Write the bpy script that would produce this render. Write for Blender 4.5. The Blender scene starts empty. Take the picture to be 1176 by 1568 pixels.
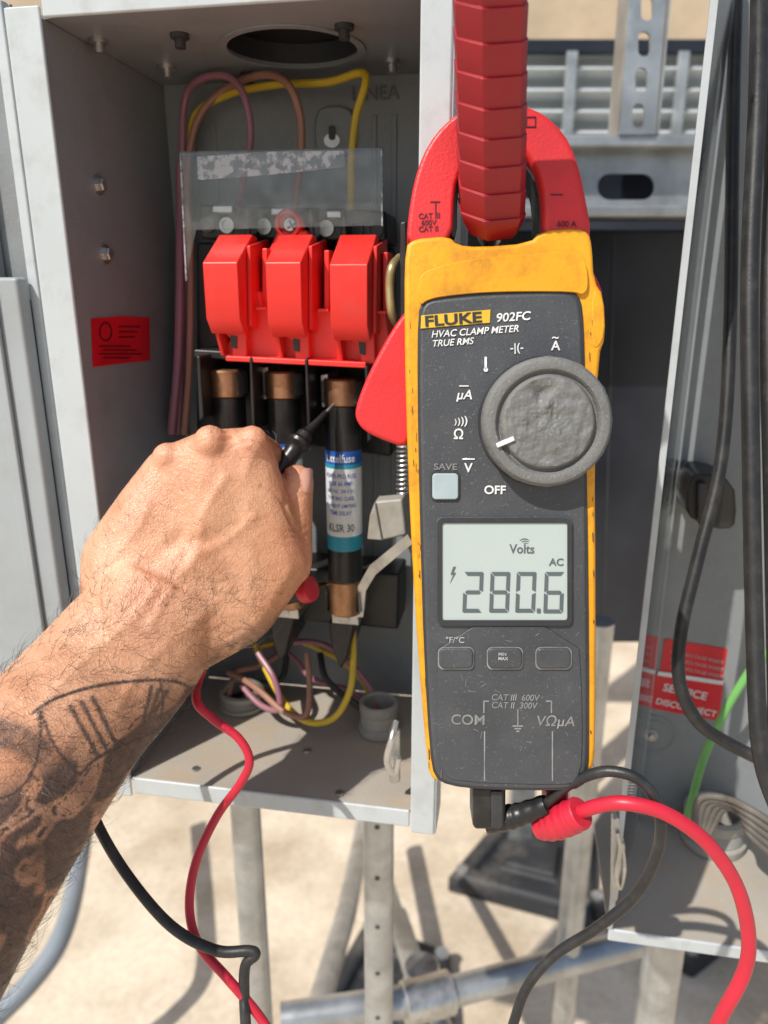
import bpy, bmesh, math, random
import numpy as np
from mathutils import Vector, Matrix, noise
random.seed(7)
D=bpy.data; SC=bpy.context.scene; COL=SC.collection
F=1132.0; PIT=math.radians(17); CAM=Vector((0,0,1.35))
FW=Vector((0,math.cos(PIT),-math.sin(PIT))); UP=Vector((0,math.sin(PIT),math.cos(PIT))); RT=Vector((1,0,0))
def ray(px,py): return FW+RT*((px-588)/F)+UP*((784-py)/F)
def W(px,py,d): return CAM+ray(px,py)*d
def Zp(px,py,z):
    r=ray(px,py); return CAM+r*((z-CAM.z)/r.z)
class Fr:
    def __init__(s,O,U,V):
        s.O=Vector(O); s.U=Vector(U).normalized(); s.V=(Vector(V)-Vector(V).dot(s.U)*s.U).normalized(); s.N=s.U.cross(s.V)
    def uv(s,px,py,h=0):
        p0=s.O+s.N*h; r=ray(px,py); t=(p0-CAM).dot(s.N)/r.dot(s.N); q=CAM+r*t-s.O
        return (q.dot(s.U),q.dot(s.V))
    def at(s,u,v,h): return s.O+s.U*u+s.V*v+s.N*h
    def P(s,px,py,h=0):
        u,v=s.uv(px,py,h); return s.at(u,v,h)
# ---------- roots ----------
ROOT={}
def root(name):
    e=D.objects.new(name,None); COL.objects.link(e); e.empty_display_size=.02; ROOT[e.name]=e; return e
def link(ob,par):
    COL.objects.link(ob)
    if par: ob.parent=par
    return ob
# ---------- materials ----------
def nt(name):
    m=D.materials.new(name); m.use_nodes=True; t=m.node_tree; return m,t,t.nodes['Principled BSDF']
def mat(name,col,rough=.5,metal=0,var=.12,vs=25,bump=.15,bs=300,dirt=None,da=.35,ds=40,coat=0,sss=0,speck=None):
    m,t,b=nt(name); N=t.nodes; L=t.links
    tc=N.new('ShaderNodeTexCoord'); 
    n=N.new('ShaderNodeTexNoise'); n.inputs['Scale'].default_value=vs; n.inputs['Detail'].default_value=4; L.new(tc.outputs['Object'],n.inputs['Vector'])
    mr=N.new('ShaderNodeMapRange'); mr.inputs[1].default_value=.3; mr.inputs[2].default_value=.7; mr.inputs[3].default_value=1-var; mr.inputs[4].default_value=1+var
    L.new(n.outputs['Fac'],mr.inputs[0])
    mx=N.new('ShaderNodeMix'); mx.data_type='RGBA'; mx.blend_type='MULTIPLY'; mx.inputs[0].default_value=1
    mx.inputs[6].default_value=(*col,1); L.new(mr.outputs[0],mx.inputs[7]); out=mx.outputs[2]
    if dirt:
        n2=N.new('ShaderNodeTexNoise'); n2.inputs['Scale'].default_value=ds; n2.inputs['Detail'].default_value=6; n2.inputs['Roughness'].default_value=.7; L.new(tc.outputs['Object'],n2.inputs['Vector'])
        r2=N.new('ShaderNodeMapRange'); r2.inputs[1].default_value=.48; r2.inputs[2].default_value=.68; r2.inputs[3].default_value=0; r2.inputs[4].default_value=da; L.new(n2.outputs['Fac'],r2.inputs[0])
        m2=N.new('ShaderNodeMix'); m2.data_type='RGBA'; L.new(r2.outputs[0],m2.inputs[0]); L.new(out,m2.inputs[6]); m2.inputs[7].default_value=(*dirt,1); out=m2.outputs[2]
    if speck:
        n3=N.new('ShaderNodeTexNoise'); n3.inputs['Scale'].default_value=900; n3.inputs['Detail'].default_value=2; L.new(tc.outputs['Object'],n3.inputs['Vector'])
        r3=N.new('ShaderNodeMapRange'); r3.inputs[1].default_value=.62; r3.inputs[2].default_value=.75; r3.inputs[3].default_value=0; r3.inputs[4].default_value=.6; L.new(n3.outputs['Fac'],r3.inputs[0])
        m3=N.new('ShaderNodeMix'); m3.data_type='RGBA'; L.new(r3.outputs[0],m3.inputs[0]); L.new(out,m3.inputs[6]); m3.inputs[7].default_value=(*speck,1); out=m3.outputs[2]
    L.new(out,b.inputs['Base Color'])
    rr=N.new('ShaderNodeMapRange'); rr.inputs[3].default_value=max(.03,rough-.1); rr.inputs[4].default_value=min(1,rough+.12); L.new(n.outputs['Fac'],rr.inputs[0]); L.new(rr.outputs[0],b.inputs['Roughness'])
    b.inputs['Metallic'].default_value=metal
    if coat: b.inputs['Coat Weight'].default_value=coat; b.inputs['Coat Roughness'].default_value=.12
    if bump:
        nb=N.new('ShaderNodeTexNoise'); nb.inputs['Scale'].default_value=bs; nb.inputs['Detail'].default_value=3; L.new(tc.outputs['Object'],nb.inputs['Vector'])
        bp=N.new('ShaderNodeBump'); bp.inputs['Strength'].default_value=bump; bp.inputs['Distance'].default_value=.0006; L.new(nb.outputs['Fac'],bp.inputs['Height']); L.new(bp.outputs[0],b.inputs['Normal'])
    return m
def clearmat(name,tint,gl=.12,milk=.08,ns=60,lo=.35,hi=.75,rg=.08):
    m=D.materials.new(name); m.use_nodes=True; t=m.node_tree; N=t.nodes; L=t.links
    N.remove(N['Principled BSDF']); o=N['Material Output']
    tr=N.new('ShaderNodeBsdfTransparent'); tr.inputs[0].default_value=(*tint,1)
    g=N.new('ShaderNodeBsdfGlossy'); g.inputs['Roughness'].default_value=rg
    d=N.new('ShaderNodeBsdfDiffuse'); d.inputs[0].default_value=(.7,.74,.78,1)
    fr=N.new('ShaderNodeFresnel'); fr.inputs[0].default_value=1.5
    a=N.new('ShaderNodeMixShader'); L.new(fr.outputs[0],a.inputs[0]); L.new(tr.outputs[0],a.inputs[1]); L.new(g.outputs[0],a.inputs[2])
    b=N.new('ShaderNodeMixShader'); L.new(a.outputs[0],b.inputs[1]); L.new(d.outputs[0],b.inputs[2])
    tc=N.new('ShaderNodeTexCoord'); n=N.new('ShaderNodeTexNoise'); n.inputs['Scale'].default_value=ns; n.inputs['Detail'].default_value=5; L.new(tc.outputs['Object'],n.inputs['Vector'])
    mr=N.new('ShaderNodeMapRange'); mr.inputs[1].default_value=lo; mr.inputs[2].default_value=hi; mr.inputs[3].default_value=milk*.4; mr.inputs[4].default_value=milk*2; L.new(n.outputs['Fac'],mr.inputs[0]); L.new(mr.outputs[0],b.inputs[0])
    L.new(b.outputs[0],o.inputs[0]); return m
M={}
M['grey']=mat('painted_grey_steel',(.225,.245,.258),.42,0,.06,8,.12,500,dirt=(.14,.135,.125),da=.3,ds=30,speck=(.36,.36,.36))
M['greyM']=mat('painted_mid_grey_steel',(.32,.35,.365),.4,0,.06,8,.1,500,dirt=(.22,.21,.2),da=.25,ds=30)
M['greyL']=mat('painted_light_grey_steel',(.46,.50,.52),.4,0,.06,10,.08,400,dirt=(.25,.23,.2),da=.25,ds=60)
M['pan']=mat('dusty_grey_steel',(.38,.345,.30),.6,0,.12,15,.15,400,dirt=(.42,.32,.22),da=.7,ds=25,speck=(.5,.46,.4))
M['meter']=mat('dark_grey_plastic',(.056,.060,.067),.46,0,.12,30,.3,1500,dirt=(.10,.10,.10),da=.3,ds=50,speck=(.17,.17,.17))
M['meterD']=mat('charcoal_plastic',(.03,.032,.036),.42,0,.1,30,.2,1200,dirt=(.1,.1,.1),da=.2)
M['yellow']=mat('worn_yellow_rubber',(.78,.34,.008),.44,0,.08,30,.3,500,dirt=(.30,.13,.015),da=.55,ds=70)
M['jaw']=mat('red_jaw_plastic',(.62,.024,.028),.42,0,.08,30,.3,900,dirt=(.40,.03,.03),da=.4,ds=50)
M['handle']=mat('deep_red_plastic',(.30,.006,.014),.40,0,.1,30,.15,700,dirt=(.2,.02,.02),da=.3)
M['insul']=mat('red_insulator_plastic',(.78,.032,.025),.36,0,.05,20,.1,400,dirt=(.62,.09,.08),da=.4,ds=30)
M['dial']=mat('grey_dial_rubber',(.155,.155,.15),.62,0,.12,50,.6,700,dirt=(.08,.08,.075),da=.5,ds=60,speck=(.34,.34,.32))
M['lcd']=mat('lcd_glass',(.42,.485,.47),.22,0,.03,20,0,coat=.4)
M['seg']=mat('lcd_segment',(.09,.115,.12),.5,0,.05,20,0)
M['lightbtn']=mat('pale_button',(.36,.44,.46),.5,0,.1,60,.1)
M['white']=mat('white_print',(.75,.75,.75),.6,0,.25,150,0)
M['greyprint']=mat('grey_print',(.23,.23,.23),.6,0,.3,150,0)
M['ltprint']=mat('light_grey_print',(.42,.42,.42),.6,0,.3,150,0)
M['black']=mat('black_plastic',(.014,.014,.015),.35,0,.15,40,.15,600,dirt=(.07,.065,.06),da=.3)
M['cableblk']=mat('black_cable_rubber',(.018,.018,.019),.42,0,.1,40,.15,600,dirt=(.08,.075,.07),da=.35,ds=90)
M['cablered']=mat('red_cable_rubber',(.54,.016,.04),.4,0,.08,40,.1,600,dirt=(.33,.03,.045),da=.35,ds=90)
M['copper']=mat('dull_copper',(.42,.23,.13),.4,.85,.25,90,.2,400,dirt=(.16,.09,.05),da=.5,ds=120)
M['steel']=mat('zinc_steel',(.55,.55,.54),.35,.9,.2,60,.15,300,dirt=(.2,.19,.17),da=.4,ds=80)
M['galv']=mat('galvanised_steel',(.46,.48,.49),.36,.75,.2,30,.2,120,dirt=(.26,.26,.26),da=.5,ds=25)
M['blue']=mat('blue_label',(.02,.10,.42),.4,var=.1)
M['teal']=mat('teal_label',(.02,.28,.40),.4,var=.1)
M['paper']=mat('white_label',(.68,.72,.74),.5,var=.06)
M['yelw']=mat('yellow_wire',(.62,.43,.03),.4,var=.1)
M['pinkw']=mat('mauve_wire',(.30,.13,.17),.4,var=.1)
M['brnw']=mat('brown_wire',(.34,.17,.12),.42,var=.1)
M['grnw']=mat('green_wire',(.16,.42,.12),.4,var=.1)
M['greyw']=mat('grey_wire',(.11,.10,.09),.6,var=.1,dirt=(.2,.17,.14),da=.5)
M['sticker']=mat('red_sticker',(.62,.008,.022),.35,0,.12,40,.6,60)
M['inkd']=mat('dark_ink',(.10,.004,.01),.5,var=.1)
M['ivory']=mat('dusty_ivory_plastic',(.34,.33,.30),.5,0,.12,40,.2,300,dirt=(.2,.17,.12),da=.6)
M['rubber']=mat('black_rubber_pad',(.022,.024,.028),.6,0,.2,8,.4,60,dirt=(.14,.12,.1),da=.6,ds=8)
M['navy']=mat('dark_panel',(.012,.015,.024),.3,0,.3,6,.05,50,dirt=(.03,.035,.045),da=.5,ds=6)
M['brass']=mat('yellow_chromate',(.45,.36,.18),.4,.7,.2,60,.1)
M['clear']=clearmat('clear_polycarbonate',(.95,.97,.98),milk=.022)
M['clear2']=clearmat('scuffed_polycarbonate',(.93,.95,.97),milk=.045,ns=90,lo=.4,hi=.7)
M['foil']=clearmat('crinkled_clear_label',(.85,.87,.88),milk=.27,ns=260,lo=.45,hi=.58)
# ---------- geometry ----------
def finish(ob,bev=0,seg=2,ang=40,smooth=True):
    me=ob.data
    if bev>0:
        b=ob.modifiers.new('bevel','BEVEL'); b.width=bev; b.segments=seg; b.limit_method='ANGLE'; b.angle_limit=math.radians(ang)
        b.harden_normals=True
    if smooth and len(me.polygons):
        me.polygons.foreach_set('use_smooth',[True]*len(me.polygons)); me.set_sharp_from_angle(angle=math.radians(50 if bev>0 else 35))
def mk(name,vs,fs,m,par,bev=0,seg=2,smooth=True,ang=40,recalc=True):
    me=D.meshes.new(name); me.from_pydata([tuple(v) for v in vs],[],fs)
    if recalc:
        bm=bmesh.new(); bm.from_mesh(me); bmesh.ops.recalc_face_normals(bm,faces=bm.faces); bm.to_mesh(me); bm.free()
    me.materials.append(m); ob=D.objects.new(name,me); link(ob,par); finish(ob,bev,seg,ang,smooth); return ob
def chaikin(p,n=2):
    for _ in range(n):
        q=[]
        for i in range(len(p)):
            a=p[i];b=p[(i+1)%len(p)]
            q.append((a[0]*.75+b[0]*.25,a[1]*.75+b[1]*.25)); q.append((a[0]*.25+b[0]*.75,a[1]*.25+b[1]*.75))
        p=q
    return p
def rrect(x0,y0,x1,y1,r,n=5):
    o=[]
    for cx,cy,a0 in ((x1-r,y0+r,-90),(x1-r,y1-r,0),(x0+r,y1-r,90),(x0+r,y0+r,180)):
        for i in range(n+1):
            a=math.radians(a0+90*i/n); o.append((cx+r*math.cos(a),cy+r*math.sin(a)))
    return o
def ell(cx,cy,rx,ry,n=32): return [(cx+rx*math.cos(2*math.pi*i/n),cy+ry*math.sin(2*math.pi*i/n)) for i in range(n)]
def slab(name,fr,pts,h0,h1,m,par,bev=0,seg=2,px=True,taper=None):
    q=[fr.uv(x,y,h1) for x,y in pts] if px else list(pts)
    n=len(q); vs=[fr.at(u,v,h1) for u,v in q]
    vs+= [fr.at(u,v,h0) for u,v in q]
    fs=[list(range(n)),list(range(2*n-1,n-1,-1))]+[[i,i+n,(i+1)%n+n,(i+1)%n] for i in range(n)]
    return mk(name,vs,fs,m,par,bev,seg)
def slabh(name,fr,outs,h0,h1,m,par):
    cu=D.curves.new(name,'CURVE'); cu.dimensions='2D'; cu.fill_mode='BOTH'; cu.extrude=(h1-h0)/2
    for o in outs:
        s=cu.splines.new('POLY'); s.points.add(len(o)-1); s.use_cyclic_u=True
        for i,(x,y) in enumerate(o):
            u,v=fr.uv(x,y,h1); s.points[i].co=(u,v,0,1)
    t=D.objects.new('tmp',cu); COL.objects.link(t); bpy.context.view_layer.update()
    me=D.meshes.new_from_object(t.evaluated_get(bpy.context.evaluated_depsgraph_get())); D.objects.remove(t)
    me.name=name
    X=Matrix.Identity(4)
    c=fr.O+fr.N*((h0+h1)/2)
    for i in range(3): X[i][0]=fr.U[i];X[i][1]=fr.V[i];X[i][2]=fr.N[i];X[i][3]=c[i]
    me.transform(X); me.materials.clear(); me.materials.append(m)
    return link(D.objects.new(name,me),par)
def boxf(name,fr,u0,u1,v0,v1,h0,h1,m,par,bev=.0006,seg=2):
    vs=[fr.at(u,v,h) for h in (h0,h1) for v in (v0,v1) for u in (u0,u1)]
    fs=[[0,1,3,2],[4,6,7,5],[0,4,5,1],[2,3,7,6],[0,2,6,4],[1,5,7,3]]
    return mk(name,vs,fs,m,par,bev,seg)
def prof(name,fr,u0,u1,pts,m,par,bev=0,ti=0):
    n=len(pts); vs=[fr.at(u0,v,h) for v,h in pts]+[fr.at(u1,v,h) for v,h in pts]
    fs=[list(range(n)),list(range(2*n-1,n-1,-1))]+[[i,i+n,(i+1)%n+n,(i+1)%n] for i in range(n)]
    return mk(name,vs,fs,m,par,bev,3)
def basis(ax):
    a=Vector(ax).normalized(); t=Vector((0,0,1)) if abs(a.z)<.9 else Vector((1,0,0)); x=t.cross(a).normalized(); return x,a.cross(x),a
def lathe(name,o,ax,pr,m,par,n=36,cap=True,xa=None,bev=0,mod=None):
    x,y,a=basis(ax); vs=[];fs=[]
    for r,h in pr:
        for i in range(n):
            t=2*math.pi*i/n; rr=r*(mod(i,h) if mod else 1)
            vs.append(Vector(o)+x*rr*math.cos(t)+y*rr*math.sin(t)+a*h)
    for k in range(len(pr)-1):
        for i in range(n): fs.append([k*n+i,k*n+(i+1)%n,(k+1)*n+(i+1)%n,(k+1)*n+i])
    if cap: fs.append(list(range(n))); fs.append([(len(pr)-1)*n+i for i in range(n)])
    return mk(name,vs,fs,m,par,bev)
def crom(p,k=8):
    p=[Vector(q) for q in p]; p=[2*p[0]-p[1]]+p+[2*p[-1]-p[-2]]; o=[]
    for i in range(1,len(p)-2):
        for j in range(k):
            t=j/k; a,b,c,d=p[i-1],p[i],p[i+1],p[i+2]
            o.append(.5*((2*b)+(c-a)*t+(2*a-5*b+4*c-d)*t*t+(3*b-a-3*c+d)*t**3))
    o.append(p[-2]); return o
def tube(name,pts,r,m,par,n=14,sm=True,k=8,rf=None):
    P=crom(pts,k) if sm and len(pts)>2 else [Vector(q) for q in pts]
    vs=[];fs=[]; T0=(P[1]-P[0]).normalized(); x,y,_=basis(T0)
    for i,p in enumerate(P):
        T=(P[min(i+1,len(P)-1)]-P[max(i-1,0)]).normalized()
        x=(x-T*x.dot(T)).normalized(); y=T.cross(x)
        rr=r*(rf(i/(len(P)-1)) if rf else 1)
        for j in range(n):
            a=2*math.pi*j/n; vs.append(p+x*rr*math.cos(a)+y*rr*math.sin(a))
    for i in range(len(P)-1):
        for j in range(n): fs.append([i*n+j,i*n+(j+1)%n,(i+1)*n+(j+1)%n,(i+1)*n+j])
    fs.append(list(range(n))[::-1]); fs.append([(len(P)-1)*n+j for j in range(n)])
    return mk(name,vs,fs,m,par)
def text(name,fr,s,px,py,size,m,par,h=.0003,ang=0,shear=0,align='LEFT',ext=.00008,bold=0,sx=1):
    cu=D.curves.new(name,'FONT'); cu.body=s; cu.align_x=align; cu.shear=shear; cu.extrude=ext
    a=fr.P(px,py,h); b=fr.P(px+10,py,h); sc=(b-a).length/10; cu.size=size*sc; cu.offset=bold*size*sc*.8
    cu.materials.append(m); cu.resolution_u=4
    ob=D.objects.new(name,cu); link(ob,par)
    c,si=math.cos(math.radians(ang)),math.sin(math.radians(ang))
    U=fr.U*c+fr.V*si; V=-fr.U*si+fr.V*c
    X=Matrix.Identity(4)
    for i in range(3): X[i][0]=U[i]*sx;X[i][1]=V[i];X[i][2]=fr.N[i];X[i][3]=a[i]
    ob.matrix_world=X; return ob
def hexbolt(name,o,ax,r,m,par):
    lathe(name,o,ax,[(r*1.5,0),(r*1.5,r*.25)],m,par,24)
    lathe(name+'_head',Vector(o)+Vector(ax).normalized()*r*.25,ax,[(r,0),(r,r*.7),(r*.8,r*.9)],m,par,6)

# ================= SETTING =================
def groundmat():
    m,t,b=nt('sunlit_concrete'); N=t.nodes;L=t.links
    tc=N.new('ShaderNodeTexCoord')
    def noi(s,d,r=.6):
        n=N.new('ShaderNodeTexNoise'); n.inputs['Scale'].default_value=s;n.inputs['Detail'].default_value=d;n.inputs['Roughness'].default_value=r;L.new(tc.outputs['Object'],n.inputs['Vector']);return n
    a=noi(3,8); c=N.new('ShaderNodeValToRGB'); c.color_ramp.elements[0].position=.36;c.color_ramp.elements[0].color=(.46,.37,.265,1);c.color_ramp.elements[1].position=.60;c.color_ramp.elements[1].color=(.72,.62,.485,1);L.new(a.outputs['Fac'],c.inputs[0])
    f=noi(60,6,.7); mx=N.new('ShaderNodeMix');mx.data_type='RGBA';mx.blend_type='MULTIPLY';mx.inputs[0].default_value=.35;L.new(c.outputs[0],mx.inputs[6])
    mr=N.new('ShaderNodeMapRange');mr.inputs[1].default_value=.3;mr.inputs[2].default_value=.6;mr.inputs[3].default_value=.5;mr.inputs[4].default_value=1.1;L.new(f.outputs['Fac'],mr.inputs[0]);L.new(mr.outputs[0],mx.inputs[7])
    L.new(mx.outputs[2],b.inputs['Base Color']);b.inputs['Roughness'].default_value=.9
    bp=N.new('ShaderNodeBump');bp.inputs['Strength'].default_value=.4;bp.inputs['Distance'].default_value=.004;L.new(f.outputs['Fac'],bp.inputs['Height']);L.new(bp.outputs[0],b.inputs['Normal'])
    return m
GM=groundmat()
mk('ground',[(-300,-300,0),(300,-300,0),(300,300,0),(-300,300,0)],[[0,1,2,3]],GM,None)
wr=root('stucco_wall'); WM=mat('beige_stucco',(.46,.37,.265),.85,0,.12,3,.6,60,dirt=(.3,.24,.17),da=.4,ds=4)
WF=Fr((0,5,0),(1,0,0),(0,0,1))
boxf('wall_panel',WF,-14,14,0,4.2,-.2,0,WM,wr,.01); boxf('wall_coping',WF,-14,14,4.2,4.32,-.25,.05,M['greyL'],wr,.01); boxf('wall_plinth',WF,-14,14,0,.25,.002,.04,M['pan'],wr,.01)

# ---- strut frame behind ----
S=Fr((0,.78,1.35),(1,0,0),(0,0,1))
sv=root('strut_channel')
def strip_holes(name,fr,x0a,x1a,y0,x0b,x1b,y1,n,hw,hh,h0,h1,m,par,slots=None):
    outs=[[(x0a,y0),(x1a,y0),(x1b,y1),(x0b,y1)]]
    for i in range(n):
        t=(i+.5)/n; cx=((x0a+x1a)/2)*(1-t)+((x0b+x1b)/2)*t; cy=y0+(y1-y0)*t
        outs.append(rrect(cx-hw,cy-hh,cx+hw,cy+hh,min(hw,hh)*.98))
    return slabh(name,fr,outs,h0,h1,m,par)
strip_holes('slotted_web',S,968,1026,-70,948,1003,205,5,9,19,.028,.031,M['galv'],sv)
for nm,x in (('flange_l',(962,940)),('flange_r',(1022,998))):
    a=S.uv(x[0]+8,-70,.028); b=S.uv(x[1]+8,205,.028)
    mk(nm,[S.at(a[0],a[1],.028),S.at(a[0]+.002,a[1],.028),S.at(b[0]+.002,b[1],.028),S.at(b[0],b[1],.028),S.at(a[0],a[1],-.01),S.at(a[0]+.002,a[1],-.01),S.at(b[0]+.002,b[1],-.01),S.at(b[0],b[1],-.01)],[[0,1,2,3],[4,5,6,7],[0,1,5,4],[2,3,7,6],[1,2,6,5],[0,3,7,4]],M['galv'],sv)
sh=root('strut_channel.001')
slabh('slotted_web',S,[[(560,228),(1300,232),(1300,322),(560,318)],rrect(915,266,1002,306,19),rrect(765,264,850,304,19),rrect(1065,268,1150,308,19)],.0,.003,M['galv'],sh)
vT_=S.uv(900,230,.003)[1]; vB_=S.uv(900,320,.003)[1]; ua=S.uv(560,230,0)[0]; ub=S.uv(1300,230,0)[0]
boxf('lip_top',S,ua,ub,vT_-.001,vT_+.009,-.003,.028,M['galv'],sh,.002); boxf('lip_bottom',S,ua,ub,vB_-.009,vB_+.001,-.003,.028,M['galv'],sh,.002)
boxf('rear_lip',S,ua,ub,vB_-.008,vT_+.006,-.04,-.037,M['navy'],sh,.001)
dk=root('equipment_cabinet'); K=Fr((0,.86,1.35),(1,0,0),(0,0,1))
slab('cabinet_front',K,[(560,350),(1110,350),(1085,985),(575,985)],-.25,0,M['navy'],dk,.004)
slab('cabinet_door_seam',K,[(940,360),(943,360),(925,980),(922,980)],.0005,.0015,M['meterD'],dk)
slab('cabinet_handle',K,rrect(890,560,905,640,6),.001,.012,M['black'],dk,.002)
cg=root('corrugated_metal_panel'); G=Fr((0,1.5,1.35),(1,0,0),(0,0,1))
u0,v0=G.uv(640,215,0); u1,v1=G.uv(1400,85,0); vs=[];fs=[]; nn=90
for i in range(nn+1):
    v=v0+(v1-v0)*i/nn; h=.020*math.sin(i/nn*2*math.pi*4)
    vs+= [G.at(u0,v,h),G.at(u1,v,h),]
for i in range(nn): fs.append([2*i,2*i+1,2*i+3,2*i+2])
mk('corrugations',vs,fs,M['greyL'],cg,0)
boxf('top_rail',G,u0,u1,v1,v1+.02,-.03,.02,M['navy'],cg); boxf('post',G,u0+.25,u0+.31,-1.35,v0,-.08,-.03,M['galv'],cg)
boxf('post_right',G,u1-.3,u1-.24,-1.35,v0,-.08,-.03,M['galv'],cg)
boxf('lower_panel',G,u0,u1,v0-.5,v0-.01,-.06,-.03,M['navy'],cg)
for x in (862,1030): 
    a=G.uv(x,150,.02)[0]; boxf('clip_%d'%x,G,a,a+.02,v0,v1,.022,.030,M['galv'],cg,.002)

# ================= LEFT ENCLOSURE =================
th=math.radians(10)
B=Fr((-.075,.362,1.25),(math.cos(th),-math.sin(th),0),(0,0,1))
E=root('disconnect_enclosure')
uLi=B.uv(106,400)[0]; uLo=B.uv(60,400)[0]; uRi=B.uv(644,60)[0]; uRo=B.uv(694,60)[0]
vT=B.uv(350,6)[1]; vB=B.uv(430,1218)[1]; HB=-.12; T=.0018
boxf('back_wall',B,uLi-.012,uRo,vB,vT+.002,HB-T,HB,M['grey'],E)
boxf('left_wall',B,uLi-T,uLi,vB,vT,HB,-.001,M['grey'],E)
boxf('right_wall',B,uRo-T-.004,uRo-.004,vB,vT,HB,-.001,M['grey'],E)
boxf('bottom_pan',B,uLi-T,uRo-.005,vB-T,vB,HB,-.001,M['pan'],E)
TF=Fr(B.at(0,vT,0),B.U,B.N)
c0=Zp(448,74,B.at(0,vT,0).z); cu_,cv_=(c0-TF.O).dot(TF.U),(c0-TF.O).dot(TF.V)
n=40; hole=[(cu_+.034*math.cos(2*math.pi*i/n),cv_+.034*math.sin(2*math.pi*i/n)) for i in range(n)]
def ring_mesh(name,rect,hole,z,dz,m,par):
    vs=[];fs=[];n=len(hole); cx=sum(a for a,b in hole)/n; cy=sum(b for a,b in hole)/n
    out=[]
    for a,b in hole:
        dx,dy=a-cx,b-cy; ts=[]
        if dx>1e-9: ts.append((rect[1]-cx)/dx)
        if dx<-1e-9: ts.append((rect[0]-cx)/dx)
        if dy>1e-9: ts.append((rect[3]-cy)/dy)
        if dy<-1e-9: ts.append((rect[2]-cy)/dy)
        t=min(ts); out.append((cx+dx*t,cy+dy*t))
    for w in (0,dz):
        for a,b in hole+out:
            p=TF.O+TF.U*a+TF.V*b; vs.append(Vector((p.x,p.y,z+w)))
    for i in range(n):
        j=(i+1)%n; fs+= [[i,j,n+j,n+i],[2*n+i,2*n+j,3*n+j,3*n+i],[i,j,2*n+j,2*n+i],[n+i,n+j,3*n+j,3*n+i]]
    return mk(name,vs,fs,m,par)
zt=B.at(0,vT,0).z
ring_mesh('top_wall',(uLi-.014,uRo,HB,-.001),hole,zt,T,M['grey'],E)
lathe('top_hub_ring',(c0.x,c0.y,zt-.0009),(0,0,1),[(.0325,0),(.0365,0),(.0365,.0008),(.0325,.0008),(.0325,0)],M['grey'],E,40,cap=False)
lathe('top_hub_dark_back',(c0.x,c0.y,zt+T+.010),(0,0,1),[(.048,0),(.048,.004)],M['black'],E,40)  # plate coloured black to stand in for the shade inside the hub hole
lathe('top_hub_collar',(c0.x,c0.y,zt+T+.0003),(0,0,1),[(.0345,0),(.0345,.0094),(.048,.0094),(.048,0)],M['meterD'],E,40,cap=False)
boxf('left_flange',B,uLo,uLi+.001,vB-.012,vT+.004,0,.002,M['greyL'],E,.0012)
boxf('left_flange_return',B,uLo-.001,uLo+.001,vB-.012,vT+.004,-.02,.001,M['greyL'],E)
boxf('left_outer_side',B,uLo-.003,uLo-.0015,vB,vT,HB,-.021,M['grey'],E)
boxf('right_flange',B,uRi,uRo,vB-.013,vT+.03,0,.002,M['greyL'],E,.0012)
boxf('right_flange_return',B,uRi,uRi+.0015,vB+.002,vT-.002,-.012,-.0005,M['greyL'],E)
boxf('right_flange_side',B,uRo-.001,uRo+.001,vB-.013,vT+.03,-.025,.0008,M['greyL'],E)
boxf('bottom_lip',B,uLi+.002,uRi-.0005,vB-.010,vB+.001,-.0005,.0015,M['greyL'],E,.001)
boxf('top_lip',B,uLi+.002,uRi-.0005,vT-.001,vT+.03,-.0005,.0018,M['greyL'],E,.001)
for x in (300,330,570,600):
    u=B.uv(x,300,HB)[0]; boxf('rib_%d'%x,B,u,u+.003,vB+.06,vT-.02,HB,HB+.0012,M['grey'],E,.0006)
slab('keyhole_boss',B,chaikin([(480,175),(495,160),(530,160),(545,178),(545,225),(530,240),(495,240),(480,225)],2),HB,HB+.004,M['grey'],E,.002)
slab('keyhole',B,ell(508,215,12,11),HB+.0042,HB+.0048,M['steel'],E)
slab('keyhole_slot',B,rrect(503,192,513,214,4),HB+.0048,HB+.0056,M['meterD'],E)
text('embossed_letters',B,'LINEA',538,154,27,mat('embossed_grey',(.14,.15,.158),.5,var=.1),E,HB+.0006,ext=.0003,bold=.01)
for i,(x,y) in enumerate(((275,52),(150,60),(527,38),(600,92),(380,112),(255,100))):
    p=Zp(x,y,zt); lathe('top_screw_%d'%i,p,(0,0,-1),[(.0045,0),(.0045,.002),(.0026,.0025),(.0026,.006)],M['steel'] if i%2 else M['meterD'],E,12)
LF=Fr(B.at(uLi,0,0),-B.N,(0,0,1))
if LF.N.dot(B.U)<0: LF=Fr(B.at(uLi,0,0),B.N,(0,0,1))
for i,(x,y) in enumerate(((150,283),(160,389))):
    hexbolt('side_bolt_%d'%i,LF.P(x,y,0),LF.N,.0034,M['steel'],E)
slab('warning_sticker',LF,[(140,488),(185,484),(229,486),(230,552),(190,556),(143,562)],.0002,.0006,M['sticker'],E)
slabh('sticker_logo',LF,[ell(162,508,10,15),ell(162,508,8,12.5)],.0006,.0009,M['inkd'],E)
for i in range(4):
    slab('sticker_line_%d'%i,LF,rrect(152+(i%2)*6,529+i*6,200+(i%3)*9,531+i*6,1),.0006,.0009,M['inkd'],E)
for i in range(3):
    slab('sticker_line_b%d'%i,LF,rrect(182,499+i*8,215-4*i,501+i*8,1),.0006,.0009,M['inkd'],E)
tube('latch_hook',[B.P(606,1105,-.004),B.P(600,1130,.004),B.P(592,1165,.006),B.P(604,1185,.004),B.P(610,1160,.003)],.0018,M['steel'],E)
slab('latch_plate',B,rrect(596,1118,612,1200,4),-.006,-.003,M['steel'],E,.0008)
Dr=root('enclosure_door')
DF=Fr(B.at(uLo-.006,0,-.012),Vector((math.cos(math.radians(-14)),math.sin(math.radians(-14)),0)),(0,0,1))
vt2,vb2=vT+.01,vB-.01
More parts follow.
